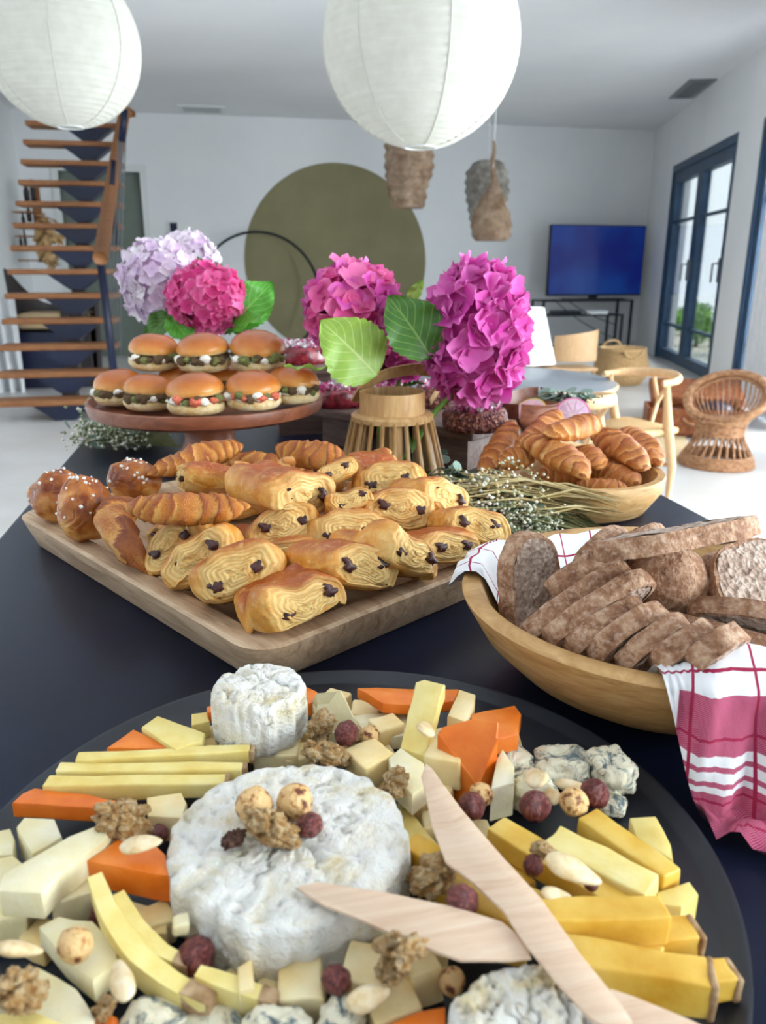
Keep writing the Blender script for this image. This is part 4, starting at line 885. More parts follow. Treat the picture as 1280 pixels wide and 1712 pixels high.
def napkin():
    na, ns = 220, 46; V, A_ = [], []
    def bumpf(x, c, w_): d = (x-c+math.pi) % (2*math.pi)-math.pi; return math.exp(-(d/w_)**4)
    path = [(.105, .033), (.118, .048), (.131, .071), (.137, .0795), (.146, .0805), (.1535, .075), (.1555, .062)]
    cl = [0]
    for a, b in zip(path[:-1], path[1:]): cl.append(cl[-1]+math.dist(a, b))
    for i in range(na):
        ph = 2*math.pi*i/na
        ext = .028+.022*bumpf(ph, math.radians(90), .6)+.068*bumpf(ph, math.radians(146), .30)+.158*bumpf(ph, math.radians(268), .46)
        for j in range(ns):
            s = ext*j/(ns-1); 
            if s <= cl[-1]: r, z = np.interp(s, cl, [p[0] for p in path]), np.interp(s, cl, [p[1] for p in path])
            else:
                d = s-cl[-1]; zf = .062-d
                if zf > .006: r, z = .1555+.012*math.sin(min(1, d/.05)*1.57), zf
                else: r, z = .1675+(.006-zf)*.8, .004+.010*abs(math.sin((.006-zf)*110+ph*9))
            over = max(0, s-cl[3]); w_ = .004*math.sin(ph*26+1.3)*min(1, over/.03)+.003*math.sin(ph*47+s*60)*min(1, over/.04)
            r += w_+.003*min(1, over/.02); lift = .022*bumpf(ph, math.radians(258), .25)*math.exp(-((s-cl[2])/.016)**2); V.append((r*math.cos(ph), r*math.sin(ph), z+lift+.0015*math.sin(ph*19+s*90)*(s < cl[3]))); A_.append((ph*.15, s, 1.0 if ext > .1 else 0.0))
    return np.array(V), gridf(na, ns, True, False), np.array(A_)
V, F, A_ = napkin(); n_ = len(V); V2 = np.concatenate([V, V+np.array([0, 0, -.0008])])
tag(obj('checked_napkin', (V, F), 'check_cloth', None, Matrix.Translation((bbx, bby, .75)), attrs={'uvc': A_}), 'white napkin with magenta checks lining the bread bowl and hanging over its rim', 'napkin')
# ------------------------------------------------------------------ cheese materials
def cheese(name, cols, rough=.5, sss=.12, bump=.3, scale=40):
    n = Nt(name); c = n.coord((1, 1, 1)); a1, a2 = n.noise(c, scale, 4), n.noise(c, 420, 4, .6)
    k = len(cols); n.P(Base_Color=n.ramp(a1, [(.3+.4*i/(k-1), x) for i, x in enumerate(cols)]), Roughness=rough, Subsurface_Weight=sss)
    n.p.inputs['Subsurface Radius'].default_value = (1, .6, .25); n.p.inputs['Subsurface Scale'].default_value = .006
    n.bump(n.math('ADD', a1, n.math('MULTIPLY', a2, .5)), bump, .0012); MATS[name] = n.m
cheese('comte', ['#d39c28', '#e2b64a', '#ecca6c']); cheese('comte_pale', ['#e2c368', '#ecd684', '#f2e2a0'])
cheese('emmental', ['#ecc983', '#f4dba2', '#f8e8bc']); cheese('pale_cheese', ['#e3d29a', '#ebdfb4', '#f2ead0'], bump=.5)
cheese('mimolette', ['#d9630f', '#e8761c', '#f08a34'], rough=.4); cheese('orange_pale', ['#e88a2c', '#ee9a44', '#f2ab5e'], rough=.45)
mk('rind_brown', ['#8d6a45', '#a98762', '#c0a27e'], 120, .8, bump=(.6, 260, .0015))
n = Nt('bloomy_rind'); c = n.coord((1, 1, 1)); a1, a2, a3 = n.noise(c, 45, 5, .65, .6), n.noise(c, 160, 5, .7), n.noise(c, 20, 3)
col = n.ramp(a1, [(.30, '#dcc99c'), (.42, '#ece4d2'), (.55, '#f3f0ea')]); col = n.mix(n.rng(a2, .58, .78, 0, .28), col, '#dfcba0'); n.P(Base_Color=col, Roughness=.85, Subsurface_Weight=.1); n.p.inputs['Subsurface Scale'].default_value = .004
n.bump(n.math('ADD', a1, n.math('MULTIPLY', a2, .7)), 1.0, .005); MATS['bloomy_rind'] = n.m
n = Nt('blue_cheese'); c = n.coord((1, 1, 1)); v1 = n.noise(c, 75, 5, .7, 1.2); a2 = n.noise(c, 60, 3)
col = n.ramp(a2, [(.3, '#ddd3b4'), (.7, '#efe8d2')]); col = n.mix(n.rng(v1, .50, .60, 0, .95), col, '#4d6068'); n.P(Base_Color=col, Roughness=.6, Subsurface_Weight=.1); n.p.inputs['Subsurface Scale'].default_value = .004; n.bump(n.math('ADD', v1, a2), .8, .003); MATS['blue_cheese'] = n.m
mk('hazelnut_skin', ['#3f1618', '#6a2a2a', '#93524a'], 1.6, .35, stretch=(3, 3, .5), bump=(.4, 5, .08)); mk('hazelnut_bare', ['#6a3420', '#c58d4e', '#e6bd82'], 1.8, .4, bump=(.3, 4, .06), lo=.36, hi=.5)
mk('almond_nut', ['#dcbb88', '#ebd2a6', '#f0dfbe'], 1.6, .4, bump=(.2, 9, .02)); mk('walnut_nut', ['#bd8446', '#e2b578', '#f5d9ac'], 3.2, .42, bump=(.7, 7, .09)); mk('walnut_skin', ['#4a2a22', '#6b4436', '#87604c'], 3, .6, bump=(.6, 6, .08))
# ------------------------------------------------------------------ platter
PCX, PCY, PR, PZ = .0385, .3275, .194, .757
prof = [(0, 0), (PR*.93, 0), (PR*.975, .003), (PR, .010), (PR*.998, .0125), (PR*.985, .0125), (PR*.955, .007), (PR*.94, .0068), (0, .0068)]
tag(obj('round_platter', revolve(prof, 128), 'platter_black', None, Matrix.Translation((PCX, PCY, .75)), smooth=50), 'large round black platter covered with cheeses and nuts', 'platter')
GC = 'cheese pieces on the black platter'
def rough(g, amp, seed): V, F = g; return V+amp*np.stack([fbm(V, 90, 2, seed), fbm(V, 90, 2, seed+3), fbm(V, 90, 2, seed+6)], 1), F
KS = [0]
def slab(mat, ztop, thick, pts, label, name='cheese_piece', bev=.0012, seg=5, sag=.0008):
    """flat piece from the outline of its top face (pixels; a point may carry its own height)"""
    KS[0] += 1; P = [at(p[0], p[1], p[2] if len(p) > 2 else ztop) for p in pts]; Q = []
    for i in range(len(P)):
        a, b = P[i], P[(i+1) % len(P)]; k = max(1, min(seg, int(np.linalg.norm(b-a)/.008)))
        for q in range(k): Q.append(a+(b-a)*q/k)
    Q = np.array(Q); Q[:, :2] += sag*np.stack([vnoise(Q*180, KS[0]), vnoise(Q*180, KS[0]+7)], 1)
    g = prism(Q, thick, bev); g[0][:, 2] = np.maximum(g[0][:, 2], PZ)   # lies on the platter
    return solo(name, g, mat, label, 'cheese', GC, smooth=32)
def stick(mat, A, B, wpx, hpx, zt, label, taper=1.0, rind=False):
    """bar whose top face runs from A to B (pixels), wpx wide, hpx tall"""
    a, b = at(*A, zt), at(*B, zt); d = (b-a); L = np.linalg.norm(d); X = d/L; Y = np.cross((0, 0, 1.0), X); k = depth((a+b)/2)/1300
    w_, h_ = wpx*k, hpx*k; KS[0] += 1; V, F = rbox(L, w_, h_, .0012, 2, 4); V = V.copy(); V[:, 1:] *= (1+(taper-1)*(V[:, 0:1]/L+.5)); V = V+.0007*np.stack([fbm(V, 110, 2, KS[0]), fbm(V, 110, 2, KS[0]+2), fbm(V, 110, 2, KS[0]+4)], 1); V[:, 1] += .012*w_*np.sin(V[:, 0]*60)
    M = mat4((a+b)/2-np.array([0, 0, h_/2]), X, Y, np.cross(X, Y))
    if not rind: return tag(obj('cheese_stick', (V, F), mat, None, M), label, 'cheese', GC)
    t = thing('cheese_stick', label, 'cheese', M, GC); obj('paste', (V, F), mat, t); V2, F2 = rbox(.003, w_*taper*1.02, h_*taper*1.02, .001, 1, 3); obj('rind', rough((V2+np.array([L/2+.0005, 0, 0]), F2), .0008, 3), 'rind_brown', t)
    return t
def cube(mat, cx, cy, wpx, label, zb=PZ, yaw=None, hr=.9, lr=1.0, tilt=0, hole=False):
    KS[0] += 1; k = KS[0]; s = wpx/1300*depth(at(cx, cy, zb+.01))*.80; zc = zb+s*hr/2; p = at(cx, cy, zc); yaw = (k*.77) % 1.2-.6 if yaw is None else yaw
    V, F = rbox(s*lr, s, s*hr, .0014, 2, 4); V = V*np.array([1+.1*math.sin(k), 1, 1]); V[:, 0] += .10*V[:, 2]*math.sin(k*1.7); V[:, 1] *= 1-.12*(V[:, 0]/s)*math.cos(k); V = V+.0007*np.stack([fbm(V, 100, 2, k), fbm(V, 100, 2, k+2), fbm(V, 100, 2, k+4)], 1)
    if hole:
        h = np.array([0, -s/2, s*.15]); d = np.linalg.norm(V-h, axis=1)
    M = Matrix.Translation(Vector(p)) @ rotz(-YAW+yaw) @ Matrix.Rotation(math.radians(tilt), 4, 'X')
    return tag(obj('cheese_cube', (V, F), mat, None, M), label, 'cheese', GC)
# --- nuts
def hazel_geo(seed):
    V, F = revolve([(0, -.9), (.35, -.86), (.7, -.66), (.95, -.2), (1.0, .12), (.9, .5), (.62, .86), (.28, 1.05), (.08, 1.16), (0, 1.17)], 28); a = np.arctan2(V[:, 1], V[:, 0]); V[:, :2] *= (1+.035*np.sin(a*7+seed)+.05*np.sin(a*2+seed))[:, None]; return V*(1+.04*fbm(V, 1.6, 2, seed))[:, None], F
def almond_geo(seed):
    V, F = sphere(24, 18); x = V[:, 2].copy(); w_ = 1-.28*x; V = np.stack([x*1.0, V[:, 0]*.52*w_, V[:, 1]*.30*w_], 1); return V*(1+.05*fbm(V, 2, 2, seed))[:, None], [f for f in F]
def walnut_geo(seed):
    V, F = sphere(56, 36); n0 = V.copy(); a = np.arctan2(n0[:, 1], n0[:, 0])
    d = 1+.22*np.abs(fbm(n0, 2.6, 2, seed))+.20*np.sin(8*n0[:, 0]+3*fbm(n0, 2.2, 2, seed+2))*np.cos(6*n0[:, 1]+2.5*fbm(n0, 2, 2, seed+4))
    d *= 1-.42*np.exp(-(n0[:, 1]/.13)**2)*(n0[:, 2] > -.3); d *= 1-.25*np.exp(-((np.abs(n0[:, 0])-.45)/.1)**2)*(np.abs(n0[:, 1]) > .25)
    return n0*d[:, None]*np.array([1.0, .85, .5]), F
def frag_geo(seed):
    V, F = sphere(40, 26); d = 1+.40*fbm(V, 1.9, 3, seed)+.22*np.sin(9*V[:, 0]+4*fbm(V, 2.4, 2, seed))*np.cos(7*V[:, 1]+2*fbm(V, 2, 2, seed+1)); return V*d[:, None]*np.array([1, .7, .55]), F
HZ = [mesh('hazelnut', hazel_geo(i)) for i in range(4)]; HB = [mesh('hazelnut', hazel_geo(i+4)) for i in range(2)]; AL = [mesh('almond', almond_geo(i)) for i in range(3)]; WN = [mesh('walnut_half', walnut_geo(i*3)) for i in range(4)]; WF = [mesh('walnut_piece', frag_geo(i*5)) for i in range(4)]; WS = [mesh('walnut_piece', frag_geo(i*5+2)) for i in range(2)]
NK = [0]
def nut(kind, cx, cy, wpx, z, label, ang=None, tilt=None, asp=1.0):
    NK[0] += 1; k = NK[0]; p = at(cx, cy, z); s = wpx/2/1300*depth(p); ang = (k*1.9) % 6.28 if ang is None else math.radians(ang); tl = (.9*math.sin(k*2.3) if tilt is None else math.radians(tilt))
    me, mt, nm, gp = {'h': (HZ[k % 4], 'hazelnut_skin', 'hazelnut', 'hazelnuts on the platter'), 'b': (HB[k % 2], 'hazelnut_bare', 'hazelnut', 'hazelnuts on the platter'), 'a': (AL[k % 3], 'almond_nut', 'almond', 'almonds on the platter'), 'w': (WN[k % 4], 'walnut_nut', 'walnut_half', 'walnuts on the platter'), 'f': (WF[k % 4], 'walnut_nut', 'walnut_piece', 'walnuts on the platter'), 's': (WS[k % 2], 'walnut_skin', 'walnut_piece', 'walnuts on the platter')}[kind]
    R = rotz(-YAW+ang) @ Matrix.Rotation(tl if kind != 'a' else tl*.3, 4, 'Y' if kind != 'h' else 'X') @ Matrix.Rotation(.5*math.cos(k), 4, 'X')
    if kind == 'a': s *= 1.0
    return tag(obj(nm, me, mt, None, Matrix.Translation(Vector(p)) @ R @ Matrix.Diagonal((s, s*asp, s, 1))), label, 'nut', gp)
# --- soft cheeses
def bloomy(R, h, seed, crumple=.05, amp=.002):
    prof = [(0, 0), (R*.5, 0), (R*.9, .0)]+[(R*(.975+.025*math.sin(x)), h*(x/3.0)*.94) for x in np.linspace(.15, 2.95, 16)]+[(R*s, h*(1-.03*s**10)) for s in np.linspace(.93, 0, 22)]
    V, F = revolve(prof, 120); a = np.arctan2(V[:, 1], V[:, 0]); rr = np.hypot(V[:, 0], V[:, 1]); wall = np.clip((rr-R*.8)/(R*.2), 0, 1)
    cr = np.abs(fbm(V, 34/R*.06, 3, seed)); cr2 = np.abs(fbm(V*np.array([1, 1, .4]), 60/R*.06, 3, seed+5))
    V[:, 2] -= (V[:, 2] > h*.5)*(amp*1.5*np.exp(-(cr/.05)**2)+amp*1.0*np.exp(-(cr2/.06)**2)-amp*.45*fbm(V, 150, 3, seed+9))
    V[:, :2] *= (1+wall*(crumple*1.25*fbm(np.c_[np.cos(a)*2.2, np.sin(a)*2.2, V[:, 2]*8], 1.4, 3, seed)-.035*np.exp(-(cr/.1)**2)-.030*np.abs(np.sin(a*13+3*fbm(V, 30, 1, seed)))**5))[:, None]
    return V, F
p = at(484, 1372, .790); tag(obj('camembert', bloomy(.0585, .035, 3, .035, .0020), 'bloomy_rind', None, Matrix.Translation((.013, .314, PZ-.0005))), 'whole wrinkled white camembert wheel topped with nuts', 'cheese')
tag(obj('goat_cheese', bloomy(.0285, .034, 8, .07, .0016), 'bloomy_rind', None, Matrix.Translation((.003, .428, .768))), 'small round white goat cheese at the back of the platter', 'cheese')
p = at(868, 1690, .785); tag(obj('goat_cheese', bloomy(.032, .034, 12, .10, .0022), 'bloomy_rind', None, Matrix.Translation((p[0]+.002, p[1]-.012, .762))), 'small white goat cheese in front beside the wooden knife handle', 'cheese')
def blue(cx, cy, wpx, label, zb=PZ, asp=.85, seed=0):
    k = wpx/2/1300*depth(at(cx, cy, zb+.01)); p = at(cx, cy, zb+k*asp*.6); V, F = sphere(44, 30); V = np.sign(V)*np.abs(V)**.75; V = V*(1+.22*fbm(V, 1.5, 3, seed)+.06*fbm(V, 6, 2, seed+3))[:, None]*np.array([k, k*.85, k*asp*.62]); return tag(obj('blue_cheese', (V, F), 'blue_cheese', None, Matrix.Translation(Vector(p)) @ rotz(seed)), label, 'cheese', 'blue cheese chunks')
# --- left side of the platter
stick('comte_pale', (128, 1262), (418, 1248), 24, 26, .784, 'long yellow cheese stick, rearmost of the three beside the orange slice', rind=True)
stick('comte_pale', (97, 1280), (405, 1278), 24, 28, .782, 'long yellow cheese stick in the middle of the three', rind=True)
stick('comte_pale', (72, 1306), (372, 1304), 30, 30, .781, 'long yellow cheese stick nearest the orange slice', rind=True)
slab('mimolette', .778, .010, [(26, 1340), (40, 1325), (62, 1314), (150, 1325), (236, 1342), (236, 1352)], 'orange cheese slice under the long yellow sticks')
slab('mimolette', .782, .008, [(178, 1250), (224, 1218), (262, 1236), (292, 1252)], 'orange triangle behind the long yellow sticks')
slab('comte_pale', .786, .010, [(237, 1212), (263, 1193), (342, 1222), (338, 1236), (292, 1250)], 'yellow wedge beside the small goat cheese')
cube('emmental', 374, 1232, 74, 'pale cube before the small goat cheese', .762, .3, .5)
slab('comte_pale', .782, .012, [(325, 1192), (352, 1188), (356, 1205), (326, 1212)], 'yellow scrap beside the small goat cheese')
slab('mimolette', .785, .008, [(340, 1182), (354, 1176), (356, 1190), (342, 1192)], 'tiny orange scrap beside the small goat cheese')
cube('emmental', 466, 1246, 92, 'pale holed block touching the camembert', .762, .05, .65, 1.1)
cube('emmental', 512, 1234, 50, 'small pale cube behind the holed block', .762)
cube('emmental', 500, 1266, 56, 'small pale cube between walnut and camembert', .757)
slab('emmental', .780, .016, [(240, 1338), (300, 1328), (308, 1345), (300, 1372), (242, 1368)], 'pale slice between walnut and camembert')
slab('mimolette', .788, .016, [(133, 1445), (186, 1410), (240, 1408), (268, 1432), (272, 1470)], 'thick orange wedge touching the camembert')
slab('pale_cheese', .792, .015, [(0, 1478), (8, 1462), (120, 1398), (172, 1378), (188, 1392), (176, 1408), (100, 1465), (70, 1495), (0, 1490)], 'long pale crumbly slab by the walnut')
slab('pale_cheese', .782, .02, [(34, 1378), (48, 1362), (98, 1366), (112, 1395), (60, 1425)], 'pale crumbled piece behind the long slab')
slab('pale_cheese', .778, .018, [(-20, 1392), (15, 1384), (26, 1402), (20, 1428), (-20, 1430)], 'pale piece at the platter rim behind the long slab')
slab('pale_cheese', .780, .018, [(-30, 1440), (22, 1428), (38, 1442), (10, 1475), (-30, 1478)], 'pale piece half under the long slab')
cube('pale_cheese', 120, 1498, 80, 'pale yellow chunk beside the thick orange wedge', .765, .4)
cube('pale_cheese', 36, 1530, 104, 'large pale chunk before the long slab', .762, .2, .75)
def strip(pts, wpx, th, mat, label, zr=None):
    """curved upright strip with a rind along its end"""
    P = [at(*q) for q in pts]; t_ = np.linspace(0, 1, 24); kx = np.linspace(0, 1, len(P)); P = np.array(P); C = np.stack([np.interp(t_, kx, P[:, i]) for i in range(3)], 1); C[1:-1] = (C[:-2]+C[1:-1]*2+C[2:])/4; C[1:-1] = (C[:-2]+C[1:-1]*2+C[2:])/4
    T = np.gradient(C, axis=0); T[:, 2] = 0; T /= np.linalg.norm(T, axis=1)[:, None]; Nn = np.stack([-T[:, 1], T[:, 0], 0*T[:, 0]], 1); w_ = wpx/1300*depth(C[12])/2
    rings = []
    for i in range(24):
        k = .75+.25*math.sin(math.pi*i/23); a = C[i]; rings.append(np.array([a+Nn[i]*w_*k, a-Nn[i]*w_*k, a-Nn[i]*w_*k*.9-UP*th, a+Nn[i]*w_*k*.9-UP*th]))
    g = loops(rings); c = g[0].mean(0); t = thing('cheese_strip', label, 'cheese', Matrix.Translation(Vector(c)), GC); obj('paste', (g[0]-c, g[1]), mat, t, smooth=40)
    g2 = loops([(r-r.mean(0))*1.06+r.mean(0) for r in rings[-5:]]); obj('rind', rough((g2[0]-c, g2[1]), .0006, 4), 'rind_brown', t, smooth=40)
strip([(158, 1462, .792), (180, 1520, .790), (225, 1590, .784), (290, 1640, .778), (355, 1672, .774)], 34, .013, 'comte_pale', 'long curved pale strip with a grey rind, outer of two')
strip([(198, 1492, .786), (228, 1545, .784), (270, 1588, .780), (316, 1608, .776)], 26, .012, 'comte_pale', 'curved pale strip with a grey rind, inner of two')
slab('emmental', .776, .010, [(195, 1482), (270, 1500), (268, 1540), (225, 1545)], 'pale slice under the thick orange wedge')
cube('emmental', 285, 1532, 70, 'pale cube touching the camembert beside the inner strip', .764, .5)
cube('pale_cheese', 302, 1546, 36, 'tiny pale chip on the cube by the camembert', .778)
strip([(330, 1622, .779), (385, 1642, .777), (462, 1668, .774)], 30, .012, 'comte_pale', 'straight pale strip with a rind before the camembert')
slab('pale_cheese', .779, .012, [(68, 1548), (100, 1532), (160, 1538), (202, 1580), (198, 1605), (160, 1640), (110, 1600)], 'rounded pale slice under the peeled nut')
slab('pale_cheese', .784, .013, [(0, 1610), (40, 1585), (90, 1580), (150, 1615), (182, 1660), (170, 1690), (120, 1680), (60, 1650), (10, 1640)], 'large rounded pale slice beside the upright almond')
slab('mimolette', .774, .010, [(172, 1690), (190, 1655), (218, 1672), (222, 1712), (180, 1720)], 'orange piece beside the upright almond')
slab('comte_pale', .786, .012, [(-10, 1695), (60, 1690), (110, 1712), (100, 1735), (-10, 1735)], 'yellow slice under the walnut at the platter front')
slab('pale_cheese', .784, .012, [(75, 1672), (100, 1665), (132, 1700), (120, 1715), (85, 1700)], 'pale sliver beside the walnut at the platter front')
blue(268, 1700, 118, 'creamy blue cheese chunk next to the orange piece', PZ, .9, 1); blue(398, 1712, 110, 'blue cheese chunk between two other blue chunks', PZ, .8, 2); blue(458, 1692, 110, 'heavily veined blue cheese chunk before the pale strip', .760, 1.0, 3); blue(545, 1682, 78, 'tall blue cheese chunk by the hazelnut', .760, 1.3, 4)
cube('emmental', 498, 1622, 96, 'large pale cube before the camembert', .758, .1, .8); cube('emmental', 592, 1622, 104, 'large pale cube beside the walnut piece', .758, -.15, .85); cube('emmental', 622, 1556, 56, 'pale cube under the flat wooden knife', .762); cube('emmental', 702, 1632, 80, 'pale block under the upright walnut', .757, .3, 1.2, .8); cube('emmental', 664, 1682, 96, 'pale cube at the platter front beside the goat cheese', .757, .35, .8)
slab('mimolette', .776, .012, [(650, 1712), (700, 1690), (742, 1680), (745, 1730), (660, 1735)], 'orange piece in front of the pale cube')
slab('emmental', .780, .018, [(408, 1600), (432, 1585), (440, 1635), (412, 1640)], 'narrow pale triangle against the camembert')
# --- back of the platter
slab('mimolette', .790, .010, [(478, 1142), (505, 1136), (528, 1146), (528, 1162), (500, 1170), (480, 1156)], 'folded orange slice behind the goat cheese')
slab('pale_cheese', .796, .010, [(520, 1160, .79), (528, 1146, .80), (570, 1142, .802), (602, 1205, .782), (560, 1214, .782), (532, 1206, .782)], 'large pale holed slice beside the goat cheese')
slab('mimolette', .786, .008, [(597, 1150), (630, 1149), (768, 1152), (760, 1172), (690, 1178), (640, 1176)], 'long thin orange slice at the back rim of the platter')
slab('pale_cheese', .784, .010, [(585, 1172), (640, 1168), (700, 1178), (690, 1205), (620, 1212)], 'pale slice before the long orange one')
slab('comte_pale', .800, .011, [(698, 1140, .81), (712, 1135, .812), (746, 1144, .812), (722, 1232, .79), (712, 1262, .785), (672, 1250, .785), (680, 1215, .79)], 'pale yellow bar pointing to the back rim with an almond on it')
slab('emmental', .793, .018, [(748, 1196), (768, 1152), (795, 1160), (793, 1178), (778, 1206)], 'pale block between yellow bar and orange wedge')
slab('mimolette', .805, .034, [(733, 1222, .797), (740, 1210, .80), (790, 1198, .806), (836, 1204, .806), (832, 1230, .800), (800, 1312, .775)], 'big glossy orange wedge standing at the back')
slab('mimolette', .788, .012, [(785, 1196), (860, 1180), (870, 1195), (868, 1228), (820, 1240), (790, 1225)], 'orange slice behind the big orange wedge')
cube('emmental', 612, 1280, 78, 'pale cube behind the camembert', .766, .6); cube('emmental', 648, 1224, 56, 'small pale cube by the yellow bar', .766); cube('emmental', 720, 1262, 66, 'pale cube beside the knife tip', .764, .3); cube('emmental', 758, 1296, 76, 'pale cube leaning on the big orange wedge', .766, -.3); cube('emmental', 640, 1262, 44, 'tiny pale cube behind the walnut piece', .758)
slab('pale_cheese', .786, .014, [(640, 1268), (662, 1250), (700, 1275), (706, 1310), (680, 1330), (646, 1300)], 'pale slice between camembert and knife tip')
for x, y, w_, lb in [(560, 1180, 60, 'under the large pale holed slice'), (430, 1215, 70, 'under the small round goat cheese'), (610, 1200, 60, 'before the pale slice at the back'), (590, 1225, 60, 'beside the dark hazelnut at the back'), (690, 1290, 60, 'next to the knife tip'), (745, 1330, 60, 'before the big orange wedge'), (700, 1350, 64, 'between camembert and knife blade'), (715, 1385, 60, 'behind the broken walnut'), (400, 1200, 60, 'supporting the goat cheese beside the yellow scrap'), (470, 1200, 60, 'supporting the goat cheese beside the walnut piece'), (850, 1260, 60, 'under the pinkish pale piece'), (800, 1260, 50, 'behind the big orange wedge'),
 (290, 1300, 60, 'between the yellow sticks and the camembert'), (330, 1270, 50, 'at the rind end of the yellow sticks'), (400, 1660, 60, 'under the straight pale strip'), (240, 1590, 60, 'under the outer curved strip'), (480, 1650, 60, 'before the large pale cube by the camembert'), (640, 1600, 60, 'behind the upright walnut piece'), (800, 1400, 60, 'under the knife blade'), (1000, 1530, 60, 'under the golden block with a clean cut end'), (1090, 1440, 60, 'under the golden stick by the platter rim'), (660, 1190, 60, 'under the long orange slice'), (60, 1560, 70, 'before the large pale chunk'), (120, 1440, 60, 'under the long pale crumbly slab'), (730, 1600, 60, 'under the flat wooden knife near the goat cheese')]: cube('emmental', x, y, w_*.9, 'pale cheese cube '+lb, PZ, None, .42 if 'goat' in lb and y < 1300 else .9)
# --- blue cheese group
slab('pale_cheese', .790, .022, [(828, 1300), (836, 1250), (846, 1236), (868, 1265), (866, 1290)], 'pinkish pale piece beside the blue cheese')
blue(876, 1255, 66, 'small dark blue veined chunk beside the orange slice', .768, 1.1, 5); blue(926, 1280, 92, 'round blue veined chunk behind the almonds', .762, 1.0, 6); blue(860, 1318, 84, 'crumbly blue cheese chunk beside the hazelnuts', .760, 1.0, 7); blue(1012, 1300, 82, 'blue veined chunk alone near the platter rim', .760, 1.2, 8); blue(1016, 1342, 44, 'small blue crumb in front of the lone blue chunk', PZ, 1.0, 9)
# --- right side sticks
stick('comte', (832, 1352), (1065, 1492), 52, 44, .790, 'long golden cheese stick beside the knife blade')
stick('comte_pale', (922, 1368), (1094, 1452), 62, 48, .795, 'pale yellow stick lying on top of the golden sticks')
stick('comte', (985, 1352), (1128, 1452), 46, 40, .784, 'golden stick behind the pale one toward the platter rim')
slab('comte_pale', .782, .014, [(1050, 1366), (1092, 1364), (1118, 1412), (1122, 1440), (1060, 1400)], 'pale slab standing behind the golden sticks')
slab('comte_pale', .776, .016, [(1086, 1486), (1140, 1468), (1158, 1490), (1130, 1510), (1090, 1505)], 'pale stick end near the platter rim')
stick('comte', (868, 1462), (1110, 1560), 60, 40, .784, 'golden stick under the whole almond')
stick('comte', (862, 1545), (1124, 1540), 54, 62, .794, 'thick golden block with a clean cut end')
stick('comte', (1020, 1556), (1180, 1540), 52, 64, .784, 'thick golden block with brown rind behind the clean cut one', rind=True)
stick('comte', (1060, 1590), (1205, 1578), 44, 50, .776, 'golden block end with rind poking out nearest the rim', rind=True)
stick('comte', (905, 1600), (1182, 1650), 62, 74, .787, 'large golden block beside the knife handle', rind=True)
stick('comte', (820, 1392), (890, 1450), 40, 34, .778, 'short golden stick between knife blade and hazelnut')
stick('comte', (735, 1470), (860, 1530), 44, 34, .778, 'golden stick under the two wooden knives'); stick('comte', (690, 1400), (800, 1470), 40, 34, .776, 'golden stick between camembert and knife blade'); stick('comte_pale', (680, 1330), (760, 1420), 40, 34, .776, 'pale stick beside the camembert under the knife blade'); stick('comte', (745, 1545), (880, 1570), 44, 36, .776, 'golden stick hidden beneath the crossing knives')
# --- wooden knives
mkn = lambda pts, th, lb: solo('wooden_knife', prism(np.array([at(*q) for q in pts]), th, .0006), 'knife_wood', lb, 'knife', 'wooden knives on the cheese', smooth=30)
mkn([(704, 1296, .797), (712, 1276, .799), (722, 1284, .799), (770, 1350, .799), (830, 1420, .799), (905, 1502, .799), (975, 1600, .799), (1040, 1680, .798), (1056, 1704, .798), (1052, 1716, .798), (1020, 1722, .798), (985, 1700, .798), (930, 1640, .799), (880, 1580, .799), (840, 1520, .799), (785, 1470, .799), (745, 1440, .799), (722, 1380, .798), (712, 1330, .797)], .002, 'pale wooden knife whose handle points to the platter front')
mkn([(495, 1482, .7955), (530, 1473, .7965), (640, 1490, .7965), (760, 1515, .797), (840, 1540, .797), (878, 1572, .796), (888, 1600, .796), (850, 1604, .796), (770, 1604, .796), (680, 1572, .7955), (600, 1535, .7955), (540, 1512, .7955)], .002, 'pale wooden knife lying across the camembert edge')
mkn([(1020, 1652, .790), (1060, 1665, .790), (1150, 1702, .790), (1210, 1730, .790), (1190, 1760, .790), (1060, 1730, .790), (1000, 1700, .790)], .002, 'pale wooden knife under the other handle at the platter front')
